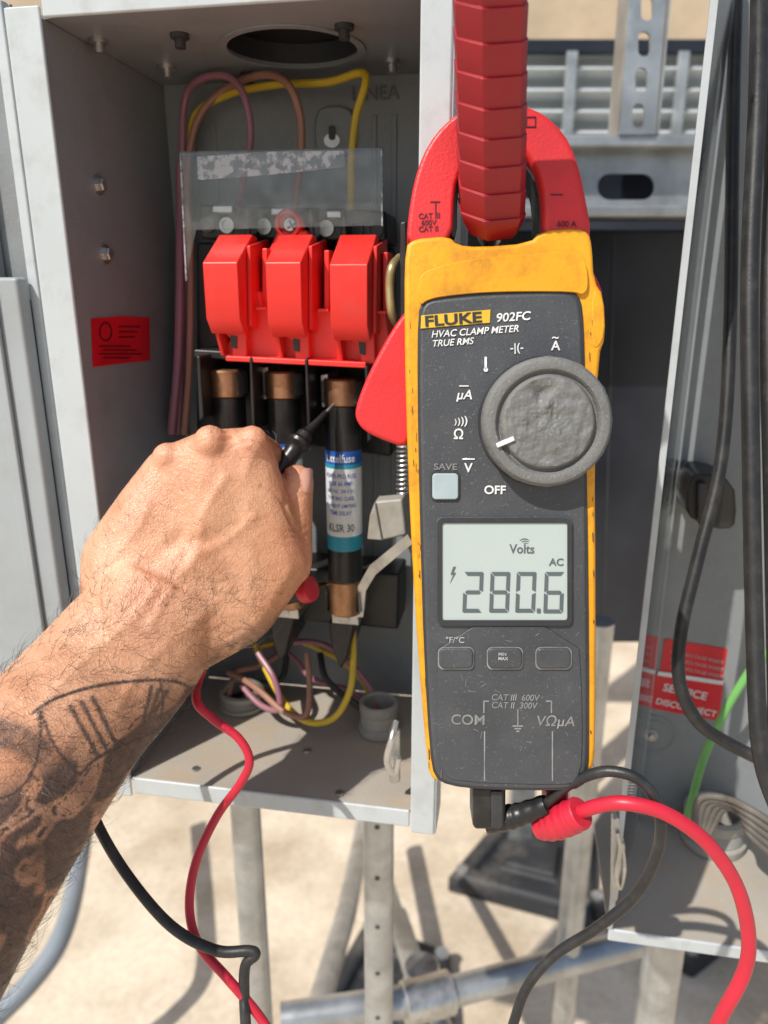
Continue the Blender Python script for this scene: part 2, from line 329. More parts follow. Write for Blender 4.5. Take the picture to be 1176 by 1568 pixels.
boxf('door_panel',DF,-.26,0,vb2+.03,vt2,-.002,0,M['grey'],Dr)
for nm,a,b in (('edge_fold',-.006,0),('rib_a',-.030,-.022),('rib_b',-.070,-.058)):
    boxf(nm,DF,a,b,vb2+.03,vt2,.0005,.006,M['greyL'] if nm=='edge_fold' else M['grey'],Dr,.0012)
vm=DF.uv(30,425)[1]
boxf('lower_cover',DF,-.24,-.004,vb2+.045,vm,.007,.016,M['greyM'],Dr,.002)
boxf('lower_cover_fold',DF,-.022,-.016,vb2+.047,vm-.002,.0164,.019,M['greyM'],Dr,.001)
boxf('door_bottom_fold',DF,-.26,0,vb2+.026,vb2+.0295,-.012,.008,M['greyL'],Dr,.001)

# ---- switch assembly ----
SW=root('fused_switch')
def bu(x,y,h): return B.uv(x,y,h)[0]
def bv(x,y,h): return B.uv(x,y,h)[1]
slab('lug_block',B,[(303,312),(590,322),(592,372),(306,366)],HB+.01,-.072,M['black'],SW,.002)
slab('base_upper',B,[(300,370),(598,380),(600,700),(300,660)],HB+.004,-.095,M['black'],SW,.002)
slab('base_lower',B,[(330,860),(612,880),(610,965),(335,940)],HB+.004,-.085,M['black'],SW,.002)
slab('base_upper_ledge',B,[(296,535),(600,552),(600,566),(296,548)],-.095,-.05,M['black'],SW,.001)
for i,x in enumerate((348,405,500,545,318,575)):
    lathe('lug_hole_%d'%i,B.P(x,345+ (x-340)*.03,-.0715),B.N,[(.0042,0),(.0042,.0012),(.0028,.0012),(.0028,.0002)],M['steel'] if i<3 else M['meter'],SW,20)
for i,x in enumerate((372,470,520)):
    slab('lug_fin_%d'%i,B,[(x,318),(x+9,318),(x+12,372),(x+3,372)],-.072,-.058,M['black'],SW,.001)
for i,(x,y) in enumerate(((340,322),(430,326),(515,330))):
    slab('lug_metal_%d'%i,B,rrect(x-16,y-8,x+16,y+4,3),-.075,-.064,M['steel'],SW,.001)
lathe('screw_boss',B.P(447,345,-.062),B.N,[(.0075,0),(.0078,.006),(.0066,.0085),(.0052,.0085),(.005,.005)],M['insul'],SW,28)
lathe('screw_boss_head',B.P(447,345,-.058),B.N,[(.0044,0),(.0044,.003),(.003,.0045)],M['steel'],SW,20)
for a in (0,1):
    fr2=Fr(B.P(447,345,-.0532),B.U*math.cos(a*1.57+.5)+B.V*math.sin(a*1.57+.5),B.V*math.cos(a*1.57+.5)-B.U*math.sin(a*1.57+.5))
    boxf('screw_slot_%d'%a,fr2,-.0028,.0028,-.0004,.0004,0,.0003,M['meterD'],SW,0)
slab('screw_boss_stem',B,[(425,352),(470,352),(485,380),(482,450),(415,450),(412,380)],-.085,-.055,M['insul'],SW,.0015)
for i,(xl,xr,yt,yb) in enumerate(((313,366,402,510),(408,462,402,515),(505,563,405,520))):
    hf=-.026; u0=bu(xl,450,hf); u1=bu(xr,450,hf)
    vt=bv(xl,yt,hf); vb_=bv(xl,yb-22,hf); vtop=bv((xl+xr)/2+18,360,-.052)
    p=[(vb_,hf),(vt,hf),(vtop,-.050),(vtop-.001,-.058),(vt-.012,-.062),(vb_+.006,-.062),(vb_-.002,-.045),(vb_-.008,hf-.006)]
    prof('cap_%d'%i,B,u0,u1,p,M['insul'],SW,.0007)
    prof('cheek_%d'%i,B,u1+.0002,u1+.0022,[(vb_-.004,-.036),(vtop-.006,-.04),(vtop-.001,-.07),(vb_-.012,-.075)],M['insul'],SW,.0005)
    prof('cheekl_%d'%i,B,u0+.001,u0+.003,[(vb_-.02,-.04),(vb_,-.03),(vb_,-.07),(vb_-.02,-.075)],M['insul'],SW,.0005)
    slab('foot_%d'%i,B,[(xl+20,yb-25),(xr+10,yb-20),(xr+12,yb+36),(xr-10,yb+40),(xr-12,yb+10),(xl+32,yb+2)],-.06,-.040,M['insul'],SW,.0008)
    slab('window_%d'%i,B,[(xr-14,yb+4),(xr-4,yb+5),(xr-4,yb+24),(xr-12,yb+22)],-.041,-.0392,M['black'],SW)
slab('carrier',B,[(345,448),(398,446),(402,470),(590,478),(600,545),(560,562),(545,552),(455,556),(440,548),(352,552),(340,540),(352,520)],-.066,-.046,M['insul'],SW,.0008)
slab('carrier_rail',B,[(345,545),(560,555),(560,564),(345,553)],-.05,-.036,M['insul'],SW,.0006)
for i,x in enumerate((405,500,590)):
    slab('carrier_web_%d'%i,B,[(x-4,380+i*3),(x+4,380+i*3),(x+4,480),(x-4,480)],-.066,-.05,M['insul'],SW,.0006)
    slab('carrier_rib_%d'%i,B,[(x-14,470+i*3),(x+2,470+i*3),(x+2,475+i*3),(x-14,475+i*3)],-.05,-.040,M['insul'],SW,.0004)
def wraptext(nm,s,c,R,zc,size,m,par,sx=1,bold=.02):
    cu=D.curves.new(nm,'FONT'); cu.body=s; cu.size=size; cu.align_x='CENTER'; cu.offset=bold*size; cu.resolution_u=2
    t=D.objects.new('tmp',cu); COL.objects.link(t); bpy.context.view_layer.update()
    me=D.meshes.new_from_object(t.evaluated_get(bpy.context.evaluated_depsgraph_get())); D.objects.remove(t)
    base=math.atan2(B.N.y,B.N.x)
    for v in me.vertices:
        a=base+v.co.x*sx/R; v.co=Vector((c.x+R*math.cos(a),c.y+R*math.sin(a),zc+v.co.y))
    me.materials.clear(); me.materials.append(m); link(D.objects.new(nm,me),par)
for i,(x,yt,yb,dd) in enumerate(((347,565,915,1),(432,567,925,1),(524,578,935,1))):
    h=-.056; 
    top=B.P(x,yt,h); ax=Vector((0,0,-1)); R=.0102 if i==2 else .0095
    def L(y): return (B.P(x,yt,h).z-B.P(x,y,h).z)
    def seg(nm,a,b,r,m,ed=0): 
        lathe(nm,top+ax*L(a),ax,[(r-ed,0),(r,ed),(r,L(b)-L(a)-ed),(r-ed,L(b)-L(a))],m,FU,36)
    FU=root('cartridge_fuse')
    seg('cap_top',yt,yt+42,R*1.04,M['copper'],.001); seg('sleeve_top',yt+42,yt+108,R,M['black'])
    seg('band_blue',yt+108,yt+128,R+.0001,M['blue']); seg('label',yt+128,yt+236,R+.0001,M['paper'])
    seg('band_teal',yt+236,yt+258,R+.0001,M['teal']); seg('band_teal_top',yt+128,yt+134,R+.0002,M['teal']); seg('sleeve_bottom',yt+258,yt+305,R,M['black'])
    seg('cap_bottom',yt+305,yb,R*1.04,M['copper'],.001)
    px1=L(yt+110)-L(yt+109)
    if i>=1:
        RR=R+.00035
        wraptext('brand','Littelfuse',top,RR,top.z-L(yt+124),px1*17,M['paper'],FU,.78,.015)
        for q,(tx,sz) in enumerate((('POWR-PRO FUSE',9.5),('KLSR 60 AMP',9.5),('600 V AC  300 V DC',7.5),('TYPE RK5 CLASS',8.5),('CURRENT LIMITING',8),('TIME DELAY',9))):
            wraptext('print_%d'%q,tx,top,RR,top.z-L(yt+148+q*11),px1*sz,M['blue'],FU,.72,.005)
        wraptext('code','KLSR 30',top,RR,top.z-L(yt+228),px1*17,M['seg'],FU,.75,.01)
    for nm,ya,yb2 in (('clip_top',yt+4,yt+36),('clip_bottom',yb-34,yb-6)):
        k=14; vs=[]; base=math.atan2(-B.N.y,-B.N.x)
        for q in range(k+1):
            a=base+math.radians(-128+256*q/k)
            for rr in (R*1.04+.0003,R*1.04+.0015):
                for yy in (ya,yb2): vs.append((top.x+rr*math.cos(a),top.y+rr*math.sin(a),top.z-L(yy)))
        fs=[]
        for q in range(k):
            o=q*4; fs+=[[o,o+1,o+5,o+4],[o+2,o+3,o+7,o+6],[o,o+2,o+6,o+4],[o+1,o+3,o+7,o+5]]
        mk(nm,vs,fs,M['steel'],SW)
    slab('clip_arm_%d'%i,B,[(x-34,yt-4),(x-22,yt-6),(x-20,yt+44),(x-32,yt+46)],-.075,-.052,M['steel'],SW,.0006)
    slab('divider_%d'%i,B,[(x+34,yt-18),(x+39,yt-18),(x+44,yt+95),(x+38,yt+100)],-.095,-.035,M['black'],SW,.001)
    slab('lower_clip_base_%d'%i,B,[(x-18,yb-6),(x+24,yb-2),(x+26,yb+24),(x-16,yb+20)],-.085,-.052,M['steel'],SW,.001)
    lathe('lower_screw_%d'%i,B.P(x+2,yb+10,-.0515),B.N,[(.0035,0),(.0035,.002)],M['steel'],SW,16)
    slab('lower_block_%d'%i,B,[(x-22,yb+16),(x+20,yb+20),(x+6,yb+78),(x-4,yb+92),(x-16,yb+60)],-.1,-.055,M['black'],SW,.002)
slab('divider_l',B,[(300,545),(306,545),(312,640),(304,646)],-.095,-.035,M['black'],SW,.001)
mk('strap',[B.P(x,y,h) for x,y,h in ((624,818,-.03),(632,832,-.03),(575,880,-.045),(560,905,-.05),(556,945,-.052),(542,945,-.052),(548,898,-.05),(566,866,-.045))],[[0,1,2,7],[7,2,3,6],[6,3,4,5]],M['steel'],SW)
slab('terminal_tag',B,[(573,768),(616,764),(622,820),(585,828),(562,826)],-.05,-.038,M['ivory'],SW,.0015)
slab('terminal_tag_edge',B,[(566,790),(574,768),(585,828),(562,826)],-.052,-.036,M['ivory'],SW,.0008)
tube('latch_loop',[B.P(*q) for q in ((612,395,-.03),(600,410,-.02),(597,440,-.02),(600,478,-.02),(609,498,-.03))],.0022,M['brass'],SW)
slab('latch_arm',B,[(612,340),(622,338),(628,520),(612,520)],-.04,-.02,M['black'],SW,.001)
pts=[]; 
c1=B.P(618,680,-.03); 
for i in range(120):
    a=i*.55; pts.append(c1+Vector((0,0,-i*.00022))+B.U*.0035*math.cos(a)+B.N*.0035*math.sin(a))
tube('return_spring',pts,.0006,M['steel'],SW,6,sm=False)
CS=root('clear_shield')
slab('shield_sheet',B,[(275,235),(583,228),(584,345),(300,352),(284,430)],-.0505,-.050,M['clear2'],CS)
slab('shield_fold',B,[(275,232),(584,226),(584,230),(275,237)],-.06,-.0495,M['clear2'],CS)
slab('shield_edge',B,[(583,229),(585,229),(586,346),(584,346)],-.051,-.0494,M['foil'],CS)
slab('shield_edge_left',B,[(275,236),(277,236),(286,430),(284,430)],-.051,-.0494,M['foil'],CS)
slab('shield_label',B,[(302,240),(420,232),(527,231),(528,256),(410,268),(303,276)],-.0496,-.0494,M['foil'],CS)
def wire(nm,pts,r,m,par): tube(nm,[B.P(*p) for p in pts],r,m,par,10)
WR=root('wiring_harness')
wire('mauve_wire_1',[(272,665,-.085),(278,560,-.09),(284,400,-.1),(279,240,-.1),(284,150,-.1),(310,120,-.09),(350,118,-.085),(375,150,-.08),(384,210,-.08),(372,280,-.08),(362,330,-.085)],.0020,M['pinkw'],WR)
wire('brown_wire_1',[(282,665,-.08),(290,560,-.085),(292,400,-.095),(287,280,-.1),(300,190,-.1),(340,140,-.1),(400,115,-.09),(440,128,-.08),(460,180,-.08),(460,250,-.08),(450,325,-.085)],.0021,M['brnw'],WR)
wire('yellow_wire_1',[(290,230,-.105),(300,175,-.105),(350,145,-.1),(420,130,-.095),(500,126,-.09),(550,112,-.085),(560,125,-.08),(545,180,-.08),(538,250,-.08),(538,325,-.085)],.0021,M['yelw'],WR)
wire('mauve_wire_2',[(262,665,-.08),(272,560,-.085),(275,460,-.09),(276,330,-.1),(276,250,-.1)],.0026,M['pinkw'],WR)
wire('yellow_wire_2',[(540,958,-.07),(541,1010,-.06),(535,1060,-.05),(510,1100,-.045),(470,1105,-.05),(435,1075,-.06),(400,1010,-.08),(385,970,-.09)],.0021,M['yelw'],WR)
wire('brown_wire_2',[(470,1000,-.07),(474,1050,-.06),(468,1095,-.05),(435,1090,-.05),(400,1060,-.06),(372,1040,-.07),(350,1030,-.08)],.0020,M['brnw'],WR)
wire('mauve_wire_3',[(395,1000,-.07),(420,1040,-.06),(428,1085,-.055),(400,1080,-.06),(370,1050,-.07)],.0020,M['pinkw'],WR)
wire('mauve_wire_4',[(430,985,-.09),(490,985,-.09),(540,1020,-.09),(570,1060,-.085),(575,1090,-.08)],.0020,M['pinkw'],WR)
wire('yellow_wire_3',[(400,990,-.1),(450,980,-.1),(520,1010,-.1),(560,1050,-.095),(566,1090,-.09)],.0020,M['yelw'],WR)
wire('mauve_wire_5',[(380,985,-.1),(440,1000,-.1),(480,1040,-.095),(540,1060,-.09),(578,1095,-.085)],.0020,M['pinkw'],WR)
wire('black_wire_1',[(490,1000,-.09),(500,1040,-.08),(540,1075,-.08),(582,1100,-.075)],.0022,M['cableblk'],WR)
wire('black_wire_2',[(440,1000,-.1),(430,1040,-.09),(390,1050,-.085),(372,1070,-.08)],.0022,M['cableblk'],WR)
wire('brown_wire_3',[(350,1066,-.08),(362,1030,-.085),(395,1020,-.09),(430,1000,-.095),(450,975,-.1)],.0020,M['brnw'],WR)
wire('grey_wire_1',[(340,1060,-.075),(362,1040,-.075),(392,1046,-.07),(402,1058,-.07),(378,1064,-.07)],.0018,M['greyw'],WR)
zb=B.at(0,vB,0).z
def hub(par,x,y,R,z,s=1):
    p=Zp(x,y,z+.001)
    pr=[(R*1.12,0),(R*1.15,.004*s),(R*1.15,.006*s),(R,.007*s)]
    for k in range(5): pr+=[(R,(.008+k*.0022)*s),(R*1.04,(.009+k*.0022)*s)]
    pr+=[(R*1.08,.020*s),(R*1.1,.026*s),(R*.95,.0275*s),(R*.82,.026*s),(R*.8,.004*s)]
    lathe('conduit_bushing',p,(0,0,1),pr,M['ivory'],par,40)
    lathe('conduit_hole',p+Vector((0,0,.0045*s)),(0,0,1),[(R*.79,0),(R*.79,.0008)],M['black'],par,30)
hub(E,580,1118,.0115,zb,.8); hub(E,372,1078,.0145,zb,.45)
for i,(x,y) in enumerate(((300,1178),(470,1150),(520,1215))):
    lathe('pan_screw_%d'%i,Zp(x,y,zb+.0002),(0,0,1),[(.0025,0),(.0022,.001)],M['steel'],E,16)

# ================= RIGHT ENCLOSURE =================
RB=root('junction_box')
R_=Fr((.13,.375,1.25),(math.cos(th),-math.sin(th),0),(0,0,1))
ul=R_.uv(962,1150,0)[0]; vb=R_.uv(1000,1432,0)[1]; vt=R_.uv(1100,-160,0)[1]; ur=ul+.26; HR=-.115
ulb=R_.uv(1003,1000,HR)[0]
boxf('back_wall',R_,ulb,ur,vb,vt,HR-.002,HR,M['grey'],RB)
boxf('bottom_pan',R_,ul,ur,vb-.002,vb,HR,-.001,M['pan'],RB)
boxf('bottom_lip',R_,ul,ur,vb-.008,vb+.001,-.0005,.0015,M['greyL'],RB,.001)
boxf('right_wall',R_,ur,ur+.002,vb,vt,HR,0,M['grey'],RB)
boxf('corner_post',R_,ulb-.003,ulb+.0,vb,vt,HR-.004,HR+.010,M['greyL'],RB,.001)
CC=root('clear_cover')
vs=[R_.at(ul,vb+.002,0),R_.at(ulb-.004,vb+.002,HR+.02),R_.at(ulb-.004,vt,HR+.02),R_.at(ul,vt,0)]
off=(vs[1]-vs[0]).cross(Vector((0,0,1))).normalized()*.0015
mk('cover_sheet',vs+[v+off for v in vs],[[0,1,2,3],[7,6,5,4],[0,4,5,1],[1,5,6,2],[2,6,7,3],[3,7,4,0]],M['clear'],CC)
boxf('cover_edge',R_,ul-.0012,ul+.0022,vb+.002,vt,.0005,.0022,M['greyL'],CC,.0004)
tube('latch_rod',[R_.P(*q) for q in ((946,1275,.004),(950,1300,.006),(944,1340,.006),(950,1360,.004),(956,1330,.004),(952,1290,.004))],.0013,M['steel'],RB)
tube('latch_spring',[R_.P(968,1190,0)+Vector((0,0,-i*.0002))+R_.U*.003*math.cos(i*.6)+R_.N*.003*math.sin(i*.6) for i in range(70)],.0006,M['steel'],RB,6,sm=False)
slab('latch_plate',R_,[(938,1255),(948,1252),(958,1300),(946,1380),(936,1385)],-.004,.003,M['galv'],RB,.001)
slab('sticker_top',R_,[(1018,978),(1114,994),(1106,1044),(1010,1030)],HR+.0002,HR+.0008,M['sticker'],RB)
slab('sticker_bottom',R_,[(1004,1032),(1108,1048),(1100,1104),(994,1084)],HR+.0010,HR+.0014,M['sticker'],RB)
slab('sticker_white',R_,[(1008,1028),(1108,1043),(1107,1049),(1006,1034)],HR+.0016,HR+.0019,M['paper'],RB)
text('sticker_text1',R_,'SERVICE',1014,1057,19,M['paper'],RB,HR+.0017,ang=-9,bold=.02)
text('sticker_text2',R_,'DISCONNECT',1003,1077,15,M['paper'],RB,HR+.0017,ang=-9,bold=.02)
for i in range(3):
    text('sticker_small%d'%i,R_,'HIGH VOLTAGE INSIDE',1026,1000+i*11,8,M['ltprint'],RB,HR+.0012,ang=-8)
lathe('knockout',R_.P(1000,1124,HR),R_.N,[(.016,0),(.016,.0008),(.0145,.0008),(.0142,.0003),(.012,.0003),(.0118,.0008),(.001,.0008)],M['grey'],RB,36)
hexbolt('knockout_bolt',R_.P(998,1126,HR+.0009),R_.N,.003,M['steel'],RB)
zr=R_.at(0,vb,0).z
hub(RB,1090,1285,.020,zr)
def wr2(nm,pts,r,m): tube(nm,[R_.P(*p) for p in pts],r,m,RB,12)
wr2('green_wire',[(1176,1000,-.07),(1150,1025,-.075),(1110,1090,-.08),(1078,1160,-.08),(1058,1230,-.075),(1050,1260,-.07)],.0028,M['grnw'])
for i in range(5):
    wr2('grey_wire_%d'%i,[(1062+i*6,1275,-.05),(1070+i*10,1225+i*3,-.05),(1110+i*8,1222+i*8,-.045),(1150,1240+i*10,-.03),(1230,1290+i*14,-.02)],.0024,M['greyw'])
BC=root('power_cable')
tube('cable',[W(1128,-60,.40),W(1122,200,.41),W(1118,500,.41),W(1105,700,.41),W(1070,850,.41),W(1044,960,.41),W(1040,1040,.41),W(1065,1100,.41),W(1110,1135,.41),W(1200,1180,.40)],.0036,M['cableblk'],BC)
BC2=root('power_cable.001')
tube('cable',[W(1164,-60,.36),W(1160,150,.37),W(1148,420,.375),W(1150,700,.375),W(1155,950,.375),W(1165,1150,.37),W(1200,1260,.37)],.0044,M['cableblk'],BC2)
tube('cable_twin',[W(1190,-60,.38),W(1184,200,.385),W(1176,500,.385),W(1182,800,.385),W(1190,1200,.38)],.004,M['cableblk'],BC2)
CN=root('cable_gland')
slab('gland_body',R_,chaikin([(1055,732),(1075,724),(1125,735),(1130,800),(1115,815),(1062,800),(1048,775)],1),HR+.002,HR+.04,M['black'],CN,.002)
slab('gland_band',R_,rrect(1070,740,1084,806,4),HR+.041,HR+.045,M['meterD'],CN,.001)

# ================= STAND =================
ST=root('pipe_stand')
def vpipe(nm,x,y,Y,r,ztop,m=M['galv'],zbot=0):
    q=ray(x,y); p=CAM+q*(Y/q.y); lathe(nm,(p.x,p.y,zbot),(0,0,1),[(r,0),(r,ztop-zbot)],m,ST,28); return p
p1=vpipe('leg_a',383,1350,.52,.0125,zb-.004); p2=vpipe('leg_b',580,1400,.50,.0125,zb-.004)
p3=vpipe('leg_c',878,1380,.72,.0155,zr+.05); p4=vpipe('leg_d',1010,1500,.52,.017,zr-.01)
for k in range(12):
    lathe('leg_b_hole_%d'%k,(p2.x-.001,p2.y-.0122,zb-.03-k*.05),(0,-1,0),[(.0022,0),(.0022,.0006)],M['meter'],ST,16)
for nm,p in (('collar_a',p1),('collar_b',p2)):
    lathe(nm,(p.x,p.y,zb-.012),(0,0,1),[(.0135,-.014),(.0155,-.013),(.0155,.006),(.0135,.007)],M['steel'],ST,24)
def gp(x,y,z): return Zp(x,y,z)
tube('brace_low',[gp(430,1560,.55),gp(660,1527,.55),gp(990,1440,.55),gp(1200,1370,.55)],.017,M['galv'],ST,20,sm=False)
tube('brace_low_2',[gp(650,1545,.5),gp(605,1400,.45),gp(560,1250,.4)],.013,M['galv'],ST,20,sm=False)
tube('brace_diag',[gp(480,1568,.35),gp(530,1400,.3),gp(560,1250,.2)],.018,M['galv'],ST,20,sm=False)
tube('brace_diag_2',[gp(690,1600,.4),gp(640,1490,.4),gp(610,1400,.4)],.014,M['galv'],ST,20,sm=False)
lathe('coupling',gp(655,1528,.55),(gp(660,1527,.55)-gp(990,1440,.55)),[(.022,-.03),(.024,-.028),(.024,.028),(.022,.03)],M['steel'],ST,24)
lathe('tee',gp(645,1510,.53),(0,0,1),[(.02,-.03),(.022,-.028),(.022,.03),(.02,.032)],M['steel'],ST,24)
CD=root('grey_conduit')
tube('conduit',[gp(140,1180,.3),gp(120,1330,.3),gp(95,1430,.3),gp(50,1500,.28),gp(-30,1580,.25)],.017,mat('grey_pvc',(.24,.27,.30),.4,var=.06),CD,20)
def pad(cs,nm):
    r=root(nm); c=sum(cs,Vector())/4
    def ring(s,z): return [Vector((c.x+(p.x-c.x)*s,c.y+(p.y-c.y)*s,z)) for p in cs]
    lv=[ring(1,.002),ring(1,.035),ring(.93,.05),ring(.72,.05),ring(.66,.028),ring(.40,.028),ring(.36,.045),ring(.0001,.045)]
    vs=sum(lv,[]); fs=[]
    for k in range(len(lv)-1):
        for i in range(4): fs.append([k*4+i,k*4+(i+1)%4,(k+1)*4+(i+1)%4,(k+1)*4+i])
    mk('pad_body',vs,fs,M['rubber'],r,.008,3,smooth=True)
    for i in range(4):
        q=c+(cs[i]-c)*.84; lathe('pad_bolt_%d'%i,(q.x,q.y,.05),(0,0,1),[(.014,0),(.014,.006)],M['galv'],r,16)
    return r
pad([gp(684,1365,0),gp(770,1262,0),gp(915,1290,0),gp(905,1425,0)],'ground_shadow_pad')
pad([gp(890,1400,0),gp(1000,1330,0),gp(1160,1420,0),gp(1060,1500,0)],'ground_shadow_pad')
pad([gp(440,1640,0),gp(560,1430,0),gp(690,1480,0),gp(700,1680,0)],'ground_shadow_pad')  # dark pad added where the frame's shadow darkens the ground

# ================= HANDLE =================
HN=root('disconnect_handle')
A0=W(754,357,.300); A1=W(750,-120,.225)
dirn=(A1-A0).normalized(); HU=Vector((1,0,0)); HNn=HU.cross(dirn).normalized(); 
if HNn.dot(FW)>0: HNn=-HNn
Ltot=(A1-A0).length; ns=10; vs=[];fs=[]
def hring(t,s,w):
    c=A0+dirn*(Ltot*t)
    wd=w*(.0129-.0014*t); dp=.0095*s
    hw=wd
    pr=[(-hw,-dp),(-hw*.98,dp*.30),(-hw*.30,dp*1.0),(hw*.80,dp*.72),(hw,dp*.35),(hw,-dp)]
    return [c+HU*a+HNn*b for a,b in pr]
rings=[]
rings.append(hring(0,.7,.66)); rings.append(hring(.012,.85,.74)); rings.append(hring(.06,.95,.93))
for k in range(ns):
    t0=k/ns+.012; t1=(k+1)/ns-.003
    if k: rings.append(hring(t0,.97,.985))
    rings.append(hring(t1,1.07,1.015)); rings.append(hring(t1+.002,1.065,1.01)); rings.append(hring(t1+.005,.95,.975))
vs=sum(rings,[]); q_=6
for k in range(len(rings)-1):
    for i in range(q_): fs.append([k*q_+i,k*q_+(i+1)%q_,(k+1)*q_+(i+1)%q_,(k+1)*q_+i])
fs.append(list(range(q_))); fs.append([len(vs)-q_+i for i in range(q_)])
mk('ribbed_grip',vs,fs,M['handle'],HN,.0004,2)
tube('handle_shaft',[A0+dirn*.012-HNn*.004,A0-dirn*.008-HNn*.012,A0-dirn*.02-HNn*.05],.0050,M['steel'],HN,16,sm=False)

# ================= CLAMP METER =================
CM=root('clamp_meter')
lean=math.radians(9)
MF=Fr(W(770,784,.305),(math.cos(.03),-math.sin(.03),0),(0,math.sin(lean),math.cos(lean)))
hol=[(621,378),(630,365),(690,360),(700,374),(735,377),(812,371),(829,352),(886,348),(903,355),(908,375),(911,430),(926,452),(929,515),(918,545),(912,700),(914,900),(913,1130),(911,1172),(903,1184),(690,1200),(664,1197),(655,1180),(640,1000),(628,800),(621,600),(619,450)]
slab('holster',MF,chaikin(hol,1),-.034,-.0005,M['yellow'],CM,.0028,4)
slab('rear_body',MF,chaikin([(640,420),(895,410),(905,1170),(890,1200),(680,1202),(655,1160)],1),-.042,-.0345,M['meterD'],CM,.004,3)
slab('holster_top_lip',MF,chaikin([(640,430),(650,415),(700,400),(760,392),(830,388),(880,382),(897,395),(902,440),(892,452),(880,446),(760,446),(690,452),(655,458),(642,470)],2),-.004,.0014,M['yellow'],CM,.0012,3)
slab('holster_grip',MF,chaikin([(906,440),(925,455),(927,512),(915,535),(906,530)],1),-.028,-.0002,M['yellow'],CM,.002)
face=[(643,482),(650,465),(665,458),(740,451),(830,448),(872,449),(884,456),(890,475),(893,540),(896,700),(899,900),(900,1100),(899,1180),(890,1206),(850,1210),(740,1208),(690,1202),(668,1190),(661,1150),(652,1000),(646,800),(642,600)]
slab('face_gasket',MF,chaikin([(x+(-3 if x<770 else 3),y+(-4 if y<700 else 2)) for x,y in face],1),-.03,.0004,M['meterD'],CM,.0008,2)
slab('face_plate',MF,chaikin(face,1),-.03,.0012,M['meter'],CM,.0015,3)
slab('face_lower_boss',MF,chaikin([(672,960),(886,958),(893,1100),(890,1196),(860,1203),(700,1198),(676,1185),(668,1100)],1),.0008,.0019,M['meter'],CM,.0007,3)
h=.0013
slab('badge',MF,[(645,483),(751,474),(750,494),(644,503)],h,h+.0004,mat('badge_yellow',(.72,.44,.03),.45,var=.1),CM)
text('badge_text',MF,'FLUKE',650,500,22,M['meterD'],CM,h+.0006,ang=4.6,bold=.035,sx=1.42)
text('model_text',MF,'902FC',759,493,18,M['white'],CM,h+.0003,ang=4,bold=.02,sx=1.1,shear=.15)
text('type_text',MF,'HVAC CLAMP METER',660,517,14.5,M['white'],CM,h+.0003,ang=4,bold=.012,shear=.25,sx=.98)
text('rms_text',MF,'TRUE RMS',661,531,14,M['white'],CM,h+.0003,ang=4,bold=.012,shear=.25)
dc=MF.P(832,646,.0016); R0=(MF.P(932,646,.010)-MF.P(832,646,.010)).length
lathe('dial_well',dc-MF.N*.0004,MF.N,[(R0*1.035,0),(R0*1.02,.0012),(R0*.9,.0014)],M['meterD'],CM,72)
def kn(i,h): return 1+(.008 if h>.003 and h<.009 and (i%9)<2 else 0)
lathe('dial_knob',dc,MF.N,[(R0*.97,.0012),(R0*1.0,.002),(R0*1.0,.0075),(R0*.985,.0092),(R0*.94,.0104),(R0*.86,.0108),(R0*.81,.0104),(R0*.775,.0092),(R0*.765,.0082),(R0*.5,.0080)],M['dial'],CM,108,mod=kn)
DF2=Fr(dc,MF.U,MF.V); vs=[];fs=[]; nr=36; na=108
for k in range(nr+1):
    t=k/nr
    for i in range(na):
        a=2*math.pi*i/na; x=.74*t*math.cos(a); y=.74*t*math.sin(a)
        z=.0110 if t<.9 else .0110-.0028*((t-.9)/.1)**2
        g=math.exp(-(((x+.12)/.13)**2+((y-.44)/.15)**2)); z-=.0030*g
        g2=math.exp(-(((x+.04)/.08)**2+((y-.28)/.09)**2)); z+=.0022*g2
        g3=math.exp(-(((x-.05)/.38)**2+((y+.15)/.20)**2)); z+=.0012*g3
        if t<.92: z+=.0008*noise.noise(Vector((x*7,y*7,1)))+.00035*noise.noise(Vector((x*22,y*22,5)))
        vs.append(DF2.at(x*R0,y*R0,z))
for k in range(nr):
    for i in range(na): fs.append([k*na+i,k*na+(i+1)%na,(k+1)*na+(i+1)%na,(k+1)*na+i])
mk('dial_centre',vs,fs,M['dial'],CM,recalc=False)
o=MF.P(774,677,.0132)
ind=Fr(o,(MF.P(788,671,.0132)-MF.P(760,683,.0132)),MF.V); boxf('dial_pointer',ind,-.0037,.0037,-.0009,.0009,-.003,.0003,M['white'],CM,.0004)
slab('lg_bulb',MF,ell(744,566,3.4,3.4,16),h,h+.0004,M['white'],CM); slab('lg_stem',MF,rrect(742,546,745.5,566,1.6),h,h+.0004,M['white'],CM)
text('lg_cap',MF,'-|(-',781,538,17,M['white'],CM,h+.0003,ang=3,bold=.015)
text('lg_amp',MF,'A',844,536,20,M['white'],CM,h+.0003,bold=.02); text('lg_amp_t',MF,'~',845,522,18,M['white'],CM,h+.0003,bold=.02)
text('lg_ua',MF,'µA',698,611,20,M['white'],CM,h+.0003,shear=.2,bold=.02); slab('lg_ua_bar',MF,rrect(703,590,718,592,1),h,h+.0004,M['white'],CM)
text('lg_ohm',MF,'Ω',694,672,21,M['white'],CM,h+.0003,bold=.02)
for i in range(4): text('lg_beep_%d'%i,MF,')',696+i*5,649,11+i*2,M['white'],CM,h+.0003,bold=.02)
text('lg_v',MF,'V',711,723,20,M['white'],CM,h+.0003,bold=.02); slab('lg_v_bar',MF,rrect(708,702,727,704,1),h,h+.0004,M['white'],CM); text('lg_v_t',MF,'~',711,706,14,M['white'],CM,h+.0003,bold=.02)
text('lg_off',MF,'OFF',741,756,18,M['white'],CM,h+.0003,bold=.03,sx=1.05)
